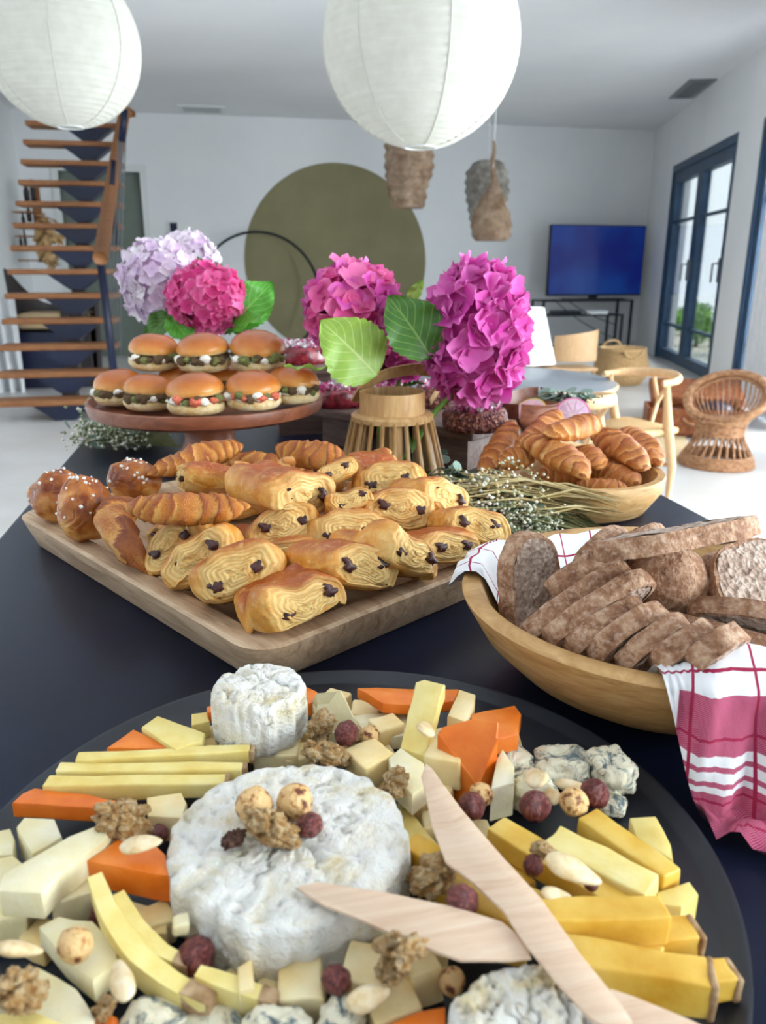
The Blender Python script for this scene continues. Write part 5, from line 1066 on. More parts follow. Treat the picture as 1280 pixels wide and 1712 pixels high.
# --- nuts
TC = .797
for a in [('b', 425, 1355, 60, TC, 'half peeled hazelnut on top of the camembert'), ('b', 484, 1345, 60, TC+.002, 'knobbly light nut on top of the camembert'), ('w', 452, 1397, 92, TC-.001, 'open walnut half on top of the camembert', 10, 40), ('s', 390, 1402, 46, TC, 'dark ridged nut fragment on top of the camembert', 60), ('h', 517, 1380, 44, TC, 'dark red hazelnut on top of the camembert'), ('f', 470, 1368, 36, TC-.002, 'small walnut crumb among the nuts on the camembert'),
 ('w', 204, 1372, 88, .789, 'knobbly walnut on the orange slice by the yellow sticks', 30, 30), ('a', 236, 1411, 72, .797, 'almond lying on the thick orange wedge', 5), ('a', 32, 1587, 76, .795, 'almond lying before the large pale chunk', 8), ('b', 127, 1582, 58, .790, 'peeled hazelnut on the rounded pale slice'), ('a', 203, 1638, 92, .790, 'upright almond beside the curved strip', 118, None, .8), ('w', 36, 1655, 88, .796, 'walnut at the platter front left of the pale slice', 70, 30), ('f', 160, 1702, 46, .775, 'walnut crumb beside the orange piece'),
 ('h', 338, 1582, 64, .775, 'large dark hazelnut before the camembert'), ('h', 557, 1648, 48, .772, 'dark hazelnut behind the tall blue chunk'), ('f', 668, 1590, 92, .796, 'upright walnut piece before the flat knife', 80, 60), ('f', 652, 1620, 60, .785, 'walnut fragment under the upright walnut piece'), ('b', 745, 1640, 46, .770, 'brown nut beside the goat cheese at the front'), ('a', 616, 1668, 76, .779, 'pale almond between the large cubes', 20),
 ('h', 579, 1230, 42, .789, 'dark hazelnut beside the large pale holed slice'), ('w', 552, 1256, 74, .786, 'walnut behind the camembert', 15, 20), ('f', 536, 1213, 54, .788, 'light walnut piece beside the goat cheese'), ('b', 617, 1236, 38, .782, 'pale round nut by the dark hazelnut'), ('w', 660, 1312, 58, .786, 'flat walnut piece on the pale slice near the knife tip', 0), ('a', 712, 1218, 48, .801, 'almond on the pale yellow bar', 80, None, 1.3),
 ('h', 789, 1348, 46, .781, 'dark hazelnut beside the knife blade'), ('b', 808, 1328, 40, .781, 'mottled hazelnut behind the one beside the knife blade'), ('a', 895, 1300, 58, .790, 'almond leaning on the blue cheese', 100, 40, 1.2), ('a', 927, 1332, 48, .782, 'toasted almond between two hazelnuts', 95, 20, 1.1), ('h', 894, 1349, 52, .783, 'dark hazelnut above the pale yellow stick'), ('b', 958, 1341, 48, .783, 'toasted half bare hazelnut between almond and dark hazelnut'), ('h', 990, 1328, 48, .783, 'dark hazelnut before the lone blue chunk'), ('a', 952, 1312, 48, .780, 'pale almond behind the toasted hazelnut', 5),
 ('w', 722, 1462, 92, .784, 'broken walnut between camembert and knife', 120, 30), ('h', 769, 1508, 54, .795, 'dark hazelnut between the two wooden knives'), ('a', 957, 1454, 96, .797, 'large white almond on the golden sticks', -20), ('h', 898, 1444, 36, .790, 'dark hazelnut beside the large white almond'), ('f', 900, 1426, 44, .793, 'walnut crumb above the large white almond'), ('a', 930, 1506, 56, .793, 'almond half hidden beside the golden block', 8), ('h', 988, 1478, 26, .788, 'hazelnut tip showing under the large white almond'),
 ('f', 745, 1380, 40, .783, 'walnut bit beside the knife blade'), ('h', 170, 1525, 40, .772, 'dark hazelnut under the outer curved strip'), ('h', 268, 1392, 34, .772, 'dark hazelnut wedged between almond and camembert'), ('b', 740, 1350, 40, .781, 'pale nut beside the knife blade')]: nut(*a)
# ------------------------------------------------------------------ flowers
def petal_mat(name, cols, edge):
    n = Nt(name); oi = n.n('ObjectInfo'); u = n.attr('pu'); c = n.coord((1, 1, 1))
    f = n.math('ADD', n.math('MULTIPLY', oi.outputs['Random'], .75), n.math('MULTIPLY', n.noise(c, 60, 3), .3)); col = n.ramp(f, [(.1+.8*i/(len(cols)-1), x) for i, x in enumerate(cols)]); col = n.mix(n.rng(u, .55, 1.0, 0, .45), col, edge)
    n.P(Base_Color=col, Roughness=.55, Subsurface_Weight=.0, Sheen_Weight=.1); n.p.inputs['Specular IOR Level'].default_value = .3
    tl = n.n('BsdfTranslucent'); n.set(tl.inputs[0], col); ms = n.n('MixShader'); ms.inputs[0].default_value = .25; n.set(ms.inputs[1], n.p.outputs[0]); n.set(ms.inputs[2], tl); n.set(n.out.inputs[0], ms); MATS[name] = n.m
petal_mat('petal_magenta', ['#c42c98', '#da4caf', '#ea70c4'], '#f29ad6'); petal_mat('petal_hotpink', ['#d82a82', '#ea529c', '#f27cb6'], '#f8a4cf'); petal_mat('petal_lilac', ['#d0b0d2', '#e2cbe4', '#f0e2ef'], '#f8eef4'); petal_mat('petal_white', ['#e2d2e2', '#ecdfe9', '#f5ecf1'], '#faf4f6')
def leaf_mat(name, dark, mid, vein):
    n = Nt(name); u, v = n.attr('luv', 0), n.attr('luv', 1); c = n.coord((1, 1, 1)); av = n.math('ABSOLUTE', v)
    ph = n.math('FRACT', n.math('MULTIPLY', n.math('SUBTRACT', u, n.math('MULTIPLY', av, .38)), 7.0)); sec = n.math('LESS_THAN', ph, .10); midr = n.math('LESS_THAN', av, .035)
    nz = n.noise(c, 90, 4); base = n.mix(nz, dark, mid); base = n.mix(n.math('MULTIPLY', n.math('MAXIMUM', sec, midr), .7), base, vein); n.P(Base_Color=base, Roughness=.42); n.bump(n.math('ADD', n.math('MULTIPLY', n.math('MAXIMUM', sec, midr), -1.0), nz), .5, .0012)
    tl = n.n('BsdfTranslucent'); n.set(tl.inputs[0], base); ms = n.n('MixShader'); ms.inputs[0].default_value = .2; n.set(ms.inputs[1], n.p.outputs[0]); n.set(ms.inputs[2], tl); n.set(n.out.inputs[0], ms); MATS[name] = n.m
leaf_mat('leaf_light', '#7fa83a', '#a3c457', '#c9d98a'); leaf_mat('leaf_dark', '#2f5a1c', '#4c7d2a', '#86a552'); leaf_mat('leaf_bright', '#3c8a1e', '#58aa30', '#8cc45e')
mk('stem_green', ['#5d8a2c', '#7aa544'], 30, .5); mk('flower_core', ['#c42c98', '#d83c94'], 30, .8); mk('flower_core_pale', ['#d0b0d2', '#dcc6dc'], 30, .8)
mk('eucalyptus', ['#5f7d70', '#86a093', '#aabfb2'], 40, .6); mk('gypsophila', ['#c9cbb4', '#e4e2d0', '#f2efe2'], 90, .8); mk('dry_stem', ['#6c6f48', '#8c8a5c'], 60, .8); mk('dry_green', ['#6a7655', '#8b9672', '#aab08e'], 70, .8); mk('straw_leaf', ['#b9a06a', '#cdb983', '#dccb9c'], 40, .7); mk('porcelain', ['#e6e8ec'], rough=.2)
def floret_geo(seed):
    rg = np.random.default_rng(seed); V, F, U = [], [], []
    for q in range(4):
        a = q*math.pi/2+rg.uniform(-.15, .15); L = rg.uniform(.9, 1.1); cup = rg.uniform(.1, .4); tw = rg.uniform(-.25, .25); o = len(V)
        for i in range(5):
            u = i/4
            for j in range(4):
                v = j/1.5-1; w_ = .52*math.sin(math.pi*min(1, .12+u*.80))**.8; x = .06+u*L*(1-.10*v*v*u); y = v*w_; z = cup*u*u+.16*v*v*(u)-.10*u**4+tw*v*u*.5; V.append((x*math.cos(a)-y*math.sin(a), x*math.sin(a)+y*math.cos(a), z+.02*(q % 2))); U.append(u)
        F += [tuple(k+o for k in f) for f in gridf(5, 4)]
    o = len(V); v_, f_ = xf(sphere(6, 4), (0, 0, .08), None, (.09, .09, .09)); V += list(v_); U += [0]*len(v_); F += [tuple(k+o for k in f) for f in f_]
    return mesh('floret', (np.array(V), F), True, {'pu': U})
def serr_leaf(L, W, seed=0, curl=.2, fold=.25):
    nu, nv = 34, 9; V, A_ = [], []
    for i in range(nu):
        u = i/(nu-1); w_ = W/2*(math.sin(math.pi*u**.75)**.8)*(1-.12*u); tooth = 1+.07*((i % 3)/2-.5)*(0 < i < nu-1)
        for j in range(nv):
            v = -1+2*j/(nv-1); e = tooth if abs(v) > .95 else 1; V.append((u*L+.03*L*abs(v)*math.sin(math.pi*u), v*w_*e, fold*abs(v)*w_-curl*L*(u-.4)**2+.004*math.sin(u*16+abs(v)*3+seed)*abs(v))); A_.append((u, v, 0))
    return np.array(V), gridf(nu, nv), np.array(A_)
def leaf(parent, base, tip, normal, wr, mat, seed=0, curl=.2, fold=.25, top=None):
    """leaf from base to tip (world); parent is an unrotated thing"""
    base, tip = np.array(base), np.array(tip); X = tip-base; L = np.linalg.norm(X); X /= L; Z = np.array(normal, float); Z -= X*(Z@X); Z /= np.linalg.norm(Z); Y = np.cross(Z, X)
    V, F, A_ = serr_leaf(L, L*wr, seed, curl, fold); o = obj('leaf', (V, F), mat, parent, mat4(base-np.array(parent.location), X, Y, Z), attrs={'luv': A_}); return o
FL = {}
def hydrangea(px, py, D, wpx, hpx, n, mats, size, label, foot, core='flower_core', seed=0, dpx=None):
    rg = np.random.default_rng(seed+3); c = atd(px, py, D); k = D/1300; rx, rz = wpx/2*k, hpx/2*k; ry = (dpx or min(wpx, hpx))/2*k
    t = thing('hydrangea', label, 'flower', Matrix.Translation(Vector(c)), 'hydrangeas'); t.location = Vector(c)
    obj('flower_core', xf(sphere(20, 14), (0, 0, 0), None, (rx*.70, ry*.70, rz*.70)), core, t)
    for i in range(n):
        zz = 1-2*(i+.5)/n*.96; a = i*2.399963+seed; r = math.sqrt(max(0, 1-zz*zz)); d = np.array([r*math.cos(a), r*math.sin(a), zz])+rg.normal(size=3)*.07; d /= np.linalg.norm(d)
        p = d*np.array([rx, ry, rz])*rg.uniform(.84, .96); nz = d/np.array([rx, ry, rz]); nz /= np.linalg.norm(nz); nz = nz+rg.normal(size=3)*.22; nz /= np.linalg.norm(nz); X = np.cross((0, .3, 1), nz)+.01; X /= np.linalg.norm(X); Y = np.cross(nz, X); an = rg.uniform(0, 6.28); X2 = X*math.cos(an)+Y*math.sin(an)
        m = mats[int(rg.uniform(0, len(mats)))]; key = (m, int(rg.uniform(0, 4)))
        if key not in FL: FL[key] = floret_geo(key[1]+len(FL))
        s = size/2*rg.uniform(.85, 1.2); obj('floret', FL[key], m, t, mat4(p, X2, np.cross(nz, X2), nz) @ Matrix.Diagonal((s, s, s, 1)))
    f = np.array(foot)-c; obj('stem', tube([(0, 0, -rz*.6), f*.5+np.array([0, 0, -rz*.1]), f], .0042, 7), 'stem_green', t)
    return t
# --- bamboo vase
vD = 1.185; vb = at(655, 802, .75); k = vD/1300
bv = thing('bamboo_vase', 'bell shaped bamboo vase with thin struts and a bent strap handle', 'vase', Matrix.Translation(Vector(vb)))
Rb, Rs, Rn = 86*k, 62*k, 52*k; zs = atd(650, 684, vD)[2]-.75; zn = zs+.036
x_ = np.linspace(0, 2*math.pi, 48, endpoint=False)
sm = {}
for i in range(22):
    a = 2*math.pi*i/22; obj('strut', tube([(Rb*math.cos(a), Rb*math.sin(a), .004), (Rs*math.cos(a), Rs*math.sin(a), zs)], .0032, 7), 'bamboo', bv)
for i in range(6):
    a = 2*math.pi*(i+.4)/6; g = box(-.009, .009, -.0015, .0015, 0, 1); P0 = np.array([Rb*.9*math.cos(a), Rb*.9*math.sin(a), .004]); P1 = np.array([Rs*.9*math.cos(a), Rs*.9*math.sin(a), zs]); V = np.array([P0+(P1-P0)*v[2]+v[0]*np.array([-math.sin(a), math.cos(a), 0])+v[1]*np.array([math.cos(a), math.sin(a), 0]) for v in g[0]]); obj('flat_strut', (V, g[1]), 'bamboo', bv, smooth=False)
obj('base_ring', revolve([(Rb*.94, 0), (Rb*1.03, 0), (Rb*1.03, .009), (Rb*.94, .009)], 48, True), 'bamboo', bv, smooth=30)
obj('shoulder_ring', revolve([(Rn*.9, zs-.004), (Rs*1.05, zs-.005), (Rs*1.06, zs+.002), (Rs*1.0, zs+.005), (Rn*.9, zs+.006)], 48, True), 'bamboo', bv, smooth=40)
obj('neck_band', revolve([(Rn*.95, zs+.003), (Rn, zs+.003), (Rn, zn), (Rn*.95, zn)], 48, True), 'bamboo', bv, smooth=30)
hp_ = [atd(592, 672, vD-.03), atd(606, 648, vD-.035), atd(640, 626, vD-.03), atd(690, 616, vD-.01), atd(728, 620, vD+.02), atd(738, 640, vD+.03), atd(718, 672, vD+.02)]
hp_ = np.array(hp_); tt = np.linspace(0, 1, 30); hp2 = np.stack([np.interp(tt, np.linspace(0, 1, 7), hp_[:, i]) for i in range(3)], 1); hp2[1:-1] = (hp2[:-2]+2*hp2[1:-1]+hp2[2:])/4; hp2[1:-1] = (hp2[:-2]+2*hp2[1:-1]+hp2[2:])/4; hp2 -= vb
rings = []
for i in range(30):
    T = hp2[min(29, i+1)]-hp2[max(0, i-1)]; T /= np.linalg.norm(T); wv_ = UP*.75-FH*.6; wv_ = wv_-T*(wv_@T); wv_ /= np.linalg.norm(wv_); nn = np.cross(T, wv_); rings.append(np.array([hp2[i]+wv_*.011+nn*.001, hp2[i]-wv_*.011+nn*.001, hp2[i]-wv_*.011-nn*.001, hp2[i]+wv_*.011-nn*.001]))
obj('handle', loops(rings), 'bamboo', bv, smooth=40)
mk('clear_glass', ['#ffffff'], rough=.02); gm = MATS['clear_glass'].node_tree.nodes['Principled BSDF']; gm.inputs['Transmission Weight'].default_value = 1; gm.inputs['IOR'].default_value = 1.1
gi = obj('glass_insert', revolve([(0, .004), (.028, .004), (.030, .02), (.030, zs+.02), (.0285, zs+.02), (.0285, .02), (.026, .007), (0, .007)], 32), 'clear_glass', bv)
foot = vb+np.array([0, 0, .012])
h1 = hydrangea(590, 522, 1.17, 150, 152, 90, ['petal_hotpink', 'petal_hotpink', 'petal_magenta'], .048, 'magenta pink hydrangea behind the big pale green leaf', foot+np.array([-.008, 0, 0]), seed=1)
h2 = hydrangea(795, 558, 1.12, 162, 224, 120, ['petal_magenta', 'petal_magenta', 'petal_magenta'], .056, 'tall purple pink hydrangea leaning out of the bamboo vase', foot+np.array([.008, 0, 0]), seed=2, dpx=170)
tocam = lambda p: (CP-np.array(p))/np.linalg.norm(CP-np.array(p))
b_ = atd(632, 628, 1.10); leaf(h1, b_, atd(538, 535, 1.06), tocam(b_)+UP*.3, .92, 'leaf_light', 1, .25, .15)
b_ = atd(722, 598, 1.08); leaf(h2, b_, atd(650, 492, 1.07), tocam(b_)+RT*.25+UP*.2, .85, 'leaf_dark', 2, .25, .3)
b_ = atd(560, 618, 1.08); leaf(h1, b_, atd(474, 612, 1.06), UP+FH*.2, .35, 'leaf_light', 3, .05, .1)
b_ = atd(690, 500, 1.2); leaf(h2, atd(682, 505, 1.15), atd(708, 468, 1.15), tocam(b_), .5, 'leaf_light', 4, .1, .2)
leaf(h1, atd(650, 628, 1.19), atd(572, 600, 1.27), UP-FH*.3, .5, 'leaf_dark', 5, .1, .15); leaf(h2, atd(668, 648, 1.185), atd(706, 638, 1.165), UP, .5, 'leaf_dark', 6, .1, .15)
hydrangea(668, 600, 1.24, 90, 70, 40, ['petal_magenta'], .036, 'small magenta hydrangea hidden between the two vase blooms', foot, seed=9)
# --- porcelain vase with three blooms behind the burgers
wv = atd(330, 590, 1.52); wv[2] = .75
tag(obj('white_vase', revolve([(0, 0), (.04, 0), (.055, .03), (.06, .08), (.05, .13), (.04, .165), (.046, .18), (.042, .18), (.036, .165), (.04, .1), (0, .02)], 40), 'porcelain', None, Matrix.Translation(Vector(wv))), 'white porcelain vase behind the burgers', 'vase')
fo = wv+np.array([0, 0, .05])
h3 = hydrangea(268, 474, 1.50, 132, 150, 150, ['petal_lilac', 'petal_lilac', 'petal_white'], .030, 'pale lilac hydrangea above the cake stand', fo, 'flower_core_pale', 4)
h4 = hydrangea(318, 432, 1.62, 92, 84, 110, ['petal_white', 'petal_white', 'petal_lilac'], .030, 'nearly white hydrangea behind the lilac and pink ones', fo, 'flower_core_pale', 5)
h5 = hydrangea(345, 499, 1.42, 130, 118, 150, ['petal_hotpink'], .030, 'hot pink hydrangea above the burgers', fo, 'flower_core', 6)
leaf(h5, atd(385, 545, 1.44), atd(456, 470, 1.46), tocam(wv)+UP*.4+RT*.2, .75, 'leaf_bright', 1, .2, .3); leaf(h5, atd(380, 556, 1.42), atd(444, 522, 1.40), UP+tocam(wv)*.6, .7, 'leaf_bright', 2, .2, .25)
leaf(h5, atd(375, 556, 1.40), atd(432, 552, 1.42), UP+tocam(wv)*.3, .45, 'leaf_dark', 3, .2, .2); leaf(h3, atd(292, 520, 1.46), atd(240, 568, 1.44), tocam(wv)+UP*.5, .62, 'leaf_dark', 4, .3, .25); leaf(h3, atd(284, 530, 1.42), atd(322, 575, 1.38), tocam(wv)+UP*.5, .6, 'leaf_bright', 5, .2, .25); leaf(h4, atd(345, 458, 1.56), atd(372, 440, 1.56), tocam(wv)+UP*.5, .7, 'leaf_dark', 6, .2, .2); leaf(h4, atd(340, 452, 1.55), atd(330, 428, 1.55), tocam(wv), .6, 'leaf_dark', 7, .2, .2)
# ------------------------------------------------------------------ riser with tarts
C_, Rr, Ll = at(789, 722, .815), at(850, 706, .815), at(520, 680, .815)
ex = (Ll-C_); lx = np.linalg.norm(ex); ex /= lx; ey = Rr-C_; ey -= ex*(ey@ex); ly = max(.13, np.linalg.norm(ey)*1.0); ey /= np.linalg.norm(ey)
rs = thing('wooden_riser', 'dark wooden board on block feet carrying the pink tarts', 'stand', mat4((C_[0], C_[1], .75), ex, ey, np.cross(ex, ey)))
sg = 1 if np.cross(ex, ey)[2] > 0 else -1
def zb_(x0, x1, y0, y1, z0, z1): return box(x0, x1, y0, y1, min(sg*z0, sg*z1), max(sg*z0, sg*z1))
obj('board', xf(rbox(lx, ly, .016, .003), (lx/2, ly/2, sg*.057)), 'riser_wood', rs, smooth=35)
for x0 in (.015, lx-.075): obj('foot', zb_(x0, x0+.06, .012, ly-.012, 0, .049), 'riser_wood', rs, smooth=False)
n = Nt('grainy_crust'); c = n.coord((1, 1, 1)); v1 = n.vor(c, 260); a1 = n.noise(c, 120, 4); col = n.ramp(a1, [(.35, '#4a1c1c'), (.5, '#7a3a30'), (.66, '#c08a74')]); n.P(Base_Color=col, Roughness=.4); n.bump(n.math('ADD', v1, a1), 1.0, .004); MATS['grainy_crust'] = n.m
mk('berry_glaze', ['#5a0f1e', '#8a1f30', '#b03a48'], 90, .2, bump=(.6, 150, .003), coat=.4); mk('coconut_flake', ['#d9cfd2', '#f0eaec'], 100, .6); mk('silver_flake', ['#c9bcc4', '#e6dde2'], 60, .3, metal=.3); mk('dry_petal', ['#a82468', '#cc4a8c', '#e07ab0'], 60, .6)
def flakes(n_, R, h, size, seed, spread=1.0):
    rg = np.random.default_rng(seed); V, F = [], []
    for i in range(n_):
        a, r = rg.uniform(0, 6.28), R*math.sqrt(rg.uniform(0, 1))*spread; c = np.array([r*math.cos(a), r*math.sin(a), h+rg.uniform(0, .008)]); u, v = rg.normal(size=3), rg.normal(size=3); u /= np.linalg.norm(u); v -= u*(u@v); v /= np.linalg.norm(v); s = size*rg.uniform(.5, 1.3); w_ = np.cross(u, v)*s*.3; o = len(V)
        V += [c-u*s, c+v*s*.6+w_, c+u*s, c-v*s*.6-w_]; F += [(o, o+1, o+2, o+3)]
    return np.array(V), F
def tart(p, R, h, label, body, seed, pet=26, fl=70, coco=0):
    t = thing('petal_tart', label, 'cake', Matrix.Translation(Vector(p)), 'pink tarts')
    V, F = revolve([(0, 0), (R*.95, 0), (R, h*.2), (R*1.0, h*.75), (R*.93, h*.97), (R*.5, h*1.02), (0, h*1.02)], 56); V = V*(1+.05*fbm(V, 60, 3, seed))[:, None]; tb = obj('tart_base', (V, F), body, t)
    obj('petals', flakes(pet*3, R*.8, h, .009, seed), 'dry_petal', tb, smooth=False)['kind'] = 'stuff'; obj('flakes', flakes(fl*3, R*.85, h+.002, .0035, seed+1), 'silver_flake', tb, smooth=False)['kind'] = 'stuff'
    if coco: obj('coconut', flakes(coco*4, R*.9, h+.003, .004, seed+2), 'coconut_flake', tb, smooth=False)['kind'] = 'stuff'
zt = .8155
def onboard(px, py): p = at(px, py, zt+.015); p[2] = zt; return p
p = onboard(795, 702); tart(p+FH*.012, .050, .030, 'grainy brown tart with pink petals at the corner of the riser', 'grainy_crust', 1)
p2 = onboard(738, 668); tart(p2+FH*.03, .046, .034, 'tart with silver flakes right behind the bamboo vase', 'grainy_crust', 2, 20, 90)
p = onboard(562, 668); tart(p+FH*.03, .046, .030, 'glossy red berry tart between cake stand and bamboo vase', 'berry_glaze', 3, 14, 50)
p = onboard(648, 668); tart(p+FH*.04, .046, .032, 'red tart hidden behind the bamboo vase', 'berry_glaze', 4, 20, 50)
pq = atd(503, 590, 1.48); bh = pq[2]-.75-.018
bx_ = thing('wooden_pedestal', 'dark wooden pedestal block behind the cake stand', 'stand', Matrix.Translation((pq[0], pq[1], .75)))
obj('top_board', xf(rbox(.17, .15, .014, .003), (0, 0, bh-.007)), 'riser_wood', bx_); obj('block', box(-.05, .05, -.05, .05, 0, bh-.013), 'riser_wood', bx_, smooth=False)
tart(np.array([pq[0], pq[1], .75+bh]), .05, .03, 'pink tart thickly sprinkled with coconut on the tall pedestal', 'berry_glaze', 5, 30, 30, 70)
# ------------------------------------------------------------------ wooden leaf dish with citrus, radish slice
wd = atd(884, 700, 1.46); wd[2] = .757
V = []
for i in range(33):
    for j in range(13):
        u, v = -1+2*i/32, -1+2*j/12; w_ = .055*math.sqrt(max(0, 1-u*u))+.002; V.append((u*.11, v*w_, .012+.075*(abs(v)**2.2)*(.5+.5*(1-u*u))+.05*u*u))
g = (np.array(V), gridf(33, 13)); g2 = (np.concatenate([g[0], g[0]+np.array([0, 0, -.007])]), g[1]+[tuple(q+429 for q in f[::-1]) for f in g[1]])
tag(obj('wooden_boat_dish', g2, 'stand_wood', None, Matrix.Translation(Vector(wd)+Vector((0, 0, .0))) @ rotz(math.radians(60)) @ Matrix.Diagonal((1, 1, .7, 1))), 'curved wooden boat shaped dish behind the croissants', 'dish')
mk('citrus_peel', ['#e0b040', '#eac860'], 60, .4); mk('citrus_flesh', ['#d98aa0', '#e6a8b8', '#efc4c8'], 60, .35); mk('citrus_pith', ['#d8c4c4'], rough=.6); mk('radish_peel', ['#c25a94', '#d67aaa'], 60, .5); mk('radish_flesh', ['#c9a2be', '#dcc2d4'], 80, .45)
def fruit_slice(p, R, N, label, peel, flesh, nm):
    N = np.array(N, float); N /= np.linalg.norm(N); X = np.cross((0, 0, 1.0), N); X /= np.linalg.norm(X); t = thing(nm, label, 'fruit slice', mat4(p, X, np.cross(N, X), N))
    obj('peel', revolve([(R*.92, -.003), (R, -.0025), (R, .0025), (R*.92, .003)], 40, True), peel, t, smooth=40); obj('pith', revolve([(0, -.0028), (R*.925, -.0028), (R*.925, .0028), (0, .0028)], 40), 'citrus_pith', t, smooth=40)
    for i in range(9):
        a0, a1 = 2*math.pi*(i+.07)/9, 2*math.pi*(i+.93)/9; P = [(R*.12*math.cos((a0+a1)/2), R*.12*math.sin((a0+a1)/2), .0035)]+[(R*.84*math.cos(x), R*.84*math.sin(x), .0035) for x in np.linspace(a0, a1, 6)]; obj('segment', prism(P, .002, .0004), flesh, t, smooth=30)
fruit_slice(atd(957, 694, 1.20), 29/1300*1.20, -FH*.95+UP*.3-RT*.1, 'round pink edged slice standing behind the croissants', 'radish_peel', 'radish_flesh', 'radish_slice')
fruit_slice(atd(884, 690, 1.40), 30/1300*1.40, -FH*.5+UP*.8-RT*.5, 'yellow edged pink citrus slice in the boat shaped dish', 'citrus_peel', 'citrus_flesh', 'citrus_slice')
# ------------------------------------------------------------------ dried flower bunches
def disc_leaf(): 
    V, F = revolve([(0, .0), (.5, .03), (.9, .02), (1, 0)], 10); V = V*np.array([1, .85, 1]); return mesh('leaf', (V, F))
DL = disc_leaf()
def bunch(label, spine, n_st, spread, length, gyp, euc, straw, seed, gsize=.0035, core='dry_green', lsize=.011, group=None):
    """spine: start and end points; stems fan out along it"""
    rg = np.random.default_rng(seed); a, b = np.array(spine[0]), np.array(spine[1]); d = b-a; L = np.linalg.norm(d); d /= L; sd = np.cross((0, 0, 1.0), d)
    t = thing('dried_bunch', label, 'dried flowers', Matrix.Translation(Vector(a)), group); gs = []; tips = []
    for i in range(n_st):
        s0 = rg.uniform(0, .35); e = d*L*rg.uniform(.6, 1.05)+sd*rg.normal()*spread+UP*abs(rg.normal())*spread*.6; m = e*.5+UP*rg.uniform(.002, .02)+sd*rg.normal()*spread*.3; st_ = d*L*s0*.3; gs.append(tube([st_+UP*.004, m, e], .0007, 4)); tips += [m+(e-m)*x for x in (.2, .5, .8, 1.0)]
    obj('stems', join(*gs), 'dry_stem', t)['kind'] = 'stuff'
    if gyp:
        V, F = [], []; base = np.array([(1, 0, 0), (-1, 0, 0), (0, 1, 0), (0, -1, 0), (0, 0, 1), (0, 0, -1)], float); bf = [(0, 2, 4), (2, 1, 4), (1, 3, 4), (3, 0, 4), (2, 0, 5), (1, 2, 5), (3, 1, 5), (0, 3, 5)]
        for mt, frac in (('gypsophila', .55), (core, .45)):
            V, F = [], []
            for i in range(int(gyp*frac)):
                p = tips[int(rg.uniform(0, len(tips)))]+rg.normal(size=3)*np.array([1, 1, .7])*spread*.28; p[2] = max(p[2], .003); o = len(V); V += list(p+base*gsize*rg.uniform(.5, 1.2)); F += [tuple(k+o for k in f) for f in bf]
            obj('tiny_blossoms', (np.array(V), F), mt, t)['kind'] = 'stuff'
    for i in range(euc):
        p = tips[int(rg.uniform(0, len(tips)))]+rg.normal(size=3)*spread*.2; p[2] = max(p[2], .006); s = lsize*rg.uniform(.7, 1.3); obj('leaf', DL, 'eucalyptus', t, Matrix.Translation(Vector(p)) @ Matrix.Rotation(rg.uniform(0, 6.28), 4, 'Z') @ Matrix.Rotation(rg.uniform(-1.1, 1.1), 4, 'X') @ Matrix.Diagonal((s, s, s, 1)))
    for i in range(straw):
        s0 = a*0+d*L*rg.uniform(-.1, .3)+sd*rg.normal()*spread*.3+UP*rg.uniform(.018, .045); e = s0+d*L*rg.uniform(.5, .95)+sd*rg.normal()*spread*.6-UP*rg.uniform(0, .02); P = [s0, (s0+e)/2+UP*rg.uniform(.004, .016), e]; obj('straw_leaf', tube(P, [.001, .004, .0006], 6, flat=.25), 'straw_leaf', t)
    return t
z0 = .754
bunch('dried bunch with straw, white gypsophila and grey leaves before the croissant dish', (at(1000, 876, z0)-FH*.03, at(745, 838, z0+.012)-FH*.025), 60, .032, .25, 1300, 26, 60, 3, gsize=.0028, core='straw_leaf')
bunch('spray of white gypsophila lying beside the bread bowl', (at(1000, 890, z0)-FH*.015, at(790, 876, z0)-FH*.015), 44, .026, .2, 1100, 22, 6, 8, gsize=.0026)
bunch('spray of round grey eucalyptus leaves at the foot of the bamboo vase', (at(700, 805, z0+.012), at(810, 800, z0+.02)), 6, .010, .1, 0, 30, 0, 5, lsize=.009)
bunch('eucalyptus sprig climbing the bamboo vase struts', (at(712, 795, z0+.01), at(742, 758, z0+.03)), 3, .004, .05, 0, 10, 0, 6, lsize=.008)
bunch('green grey gypsophila bunch beside the cake stand foot', (at(305, 752, z0), at(160, 728, z0+.012)), 70, .042, .2, 1900, 14, 0, 12, gsize=.0036)
bunch('eucalyptus branch lying over the boat shaped dish', (atd(868, 676, 1.44), atd(1005, 668, 1.36)), 14, .014, .2, 60, 44, 0, 21, lsize=.012)
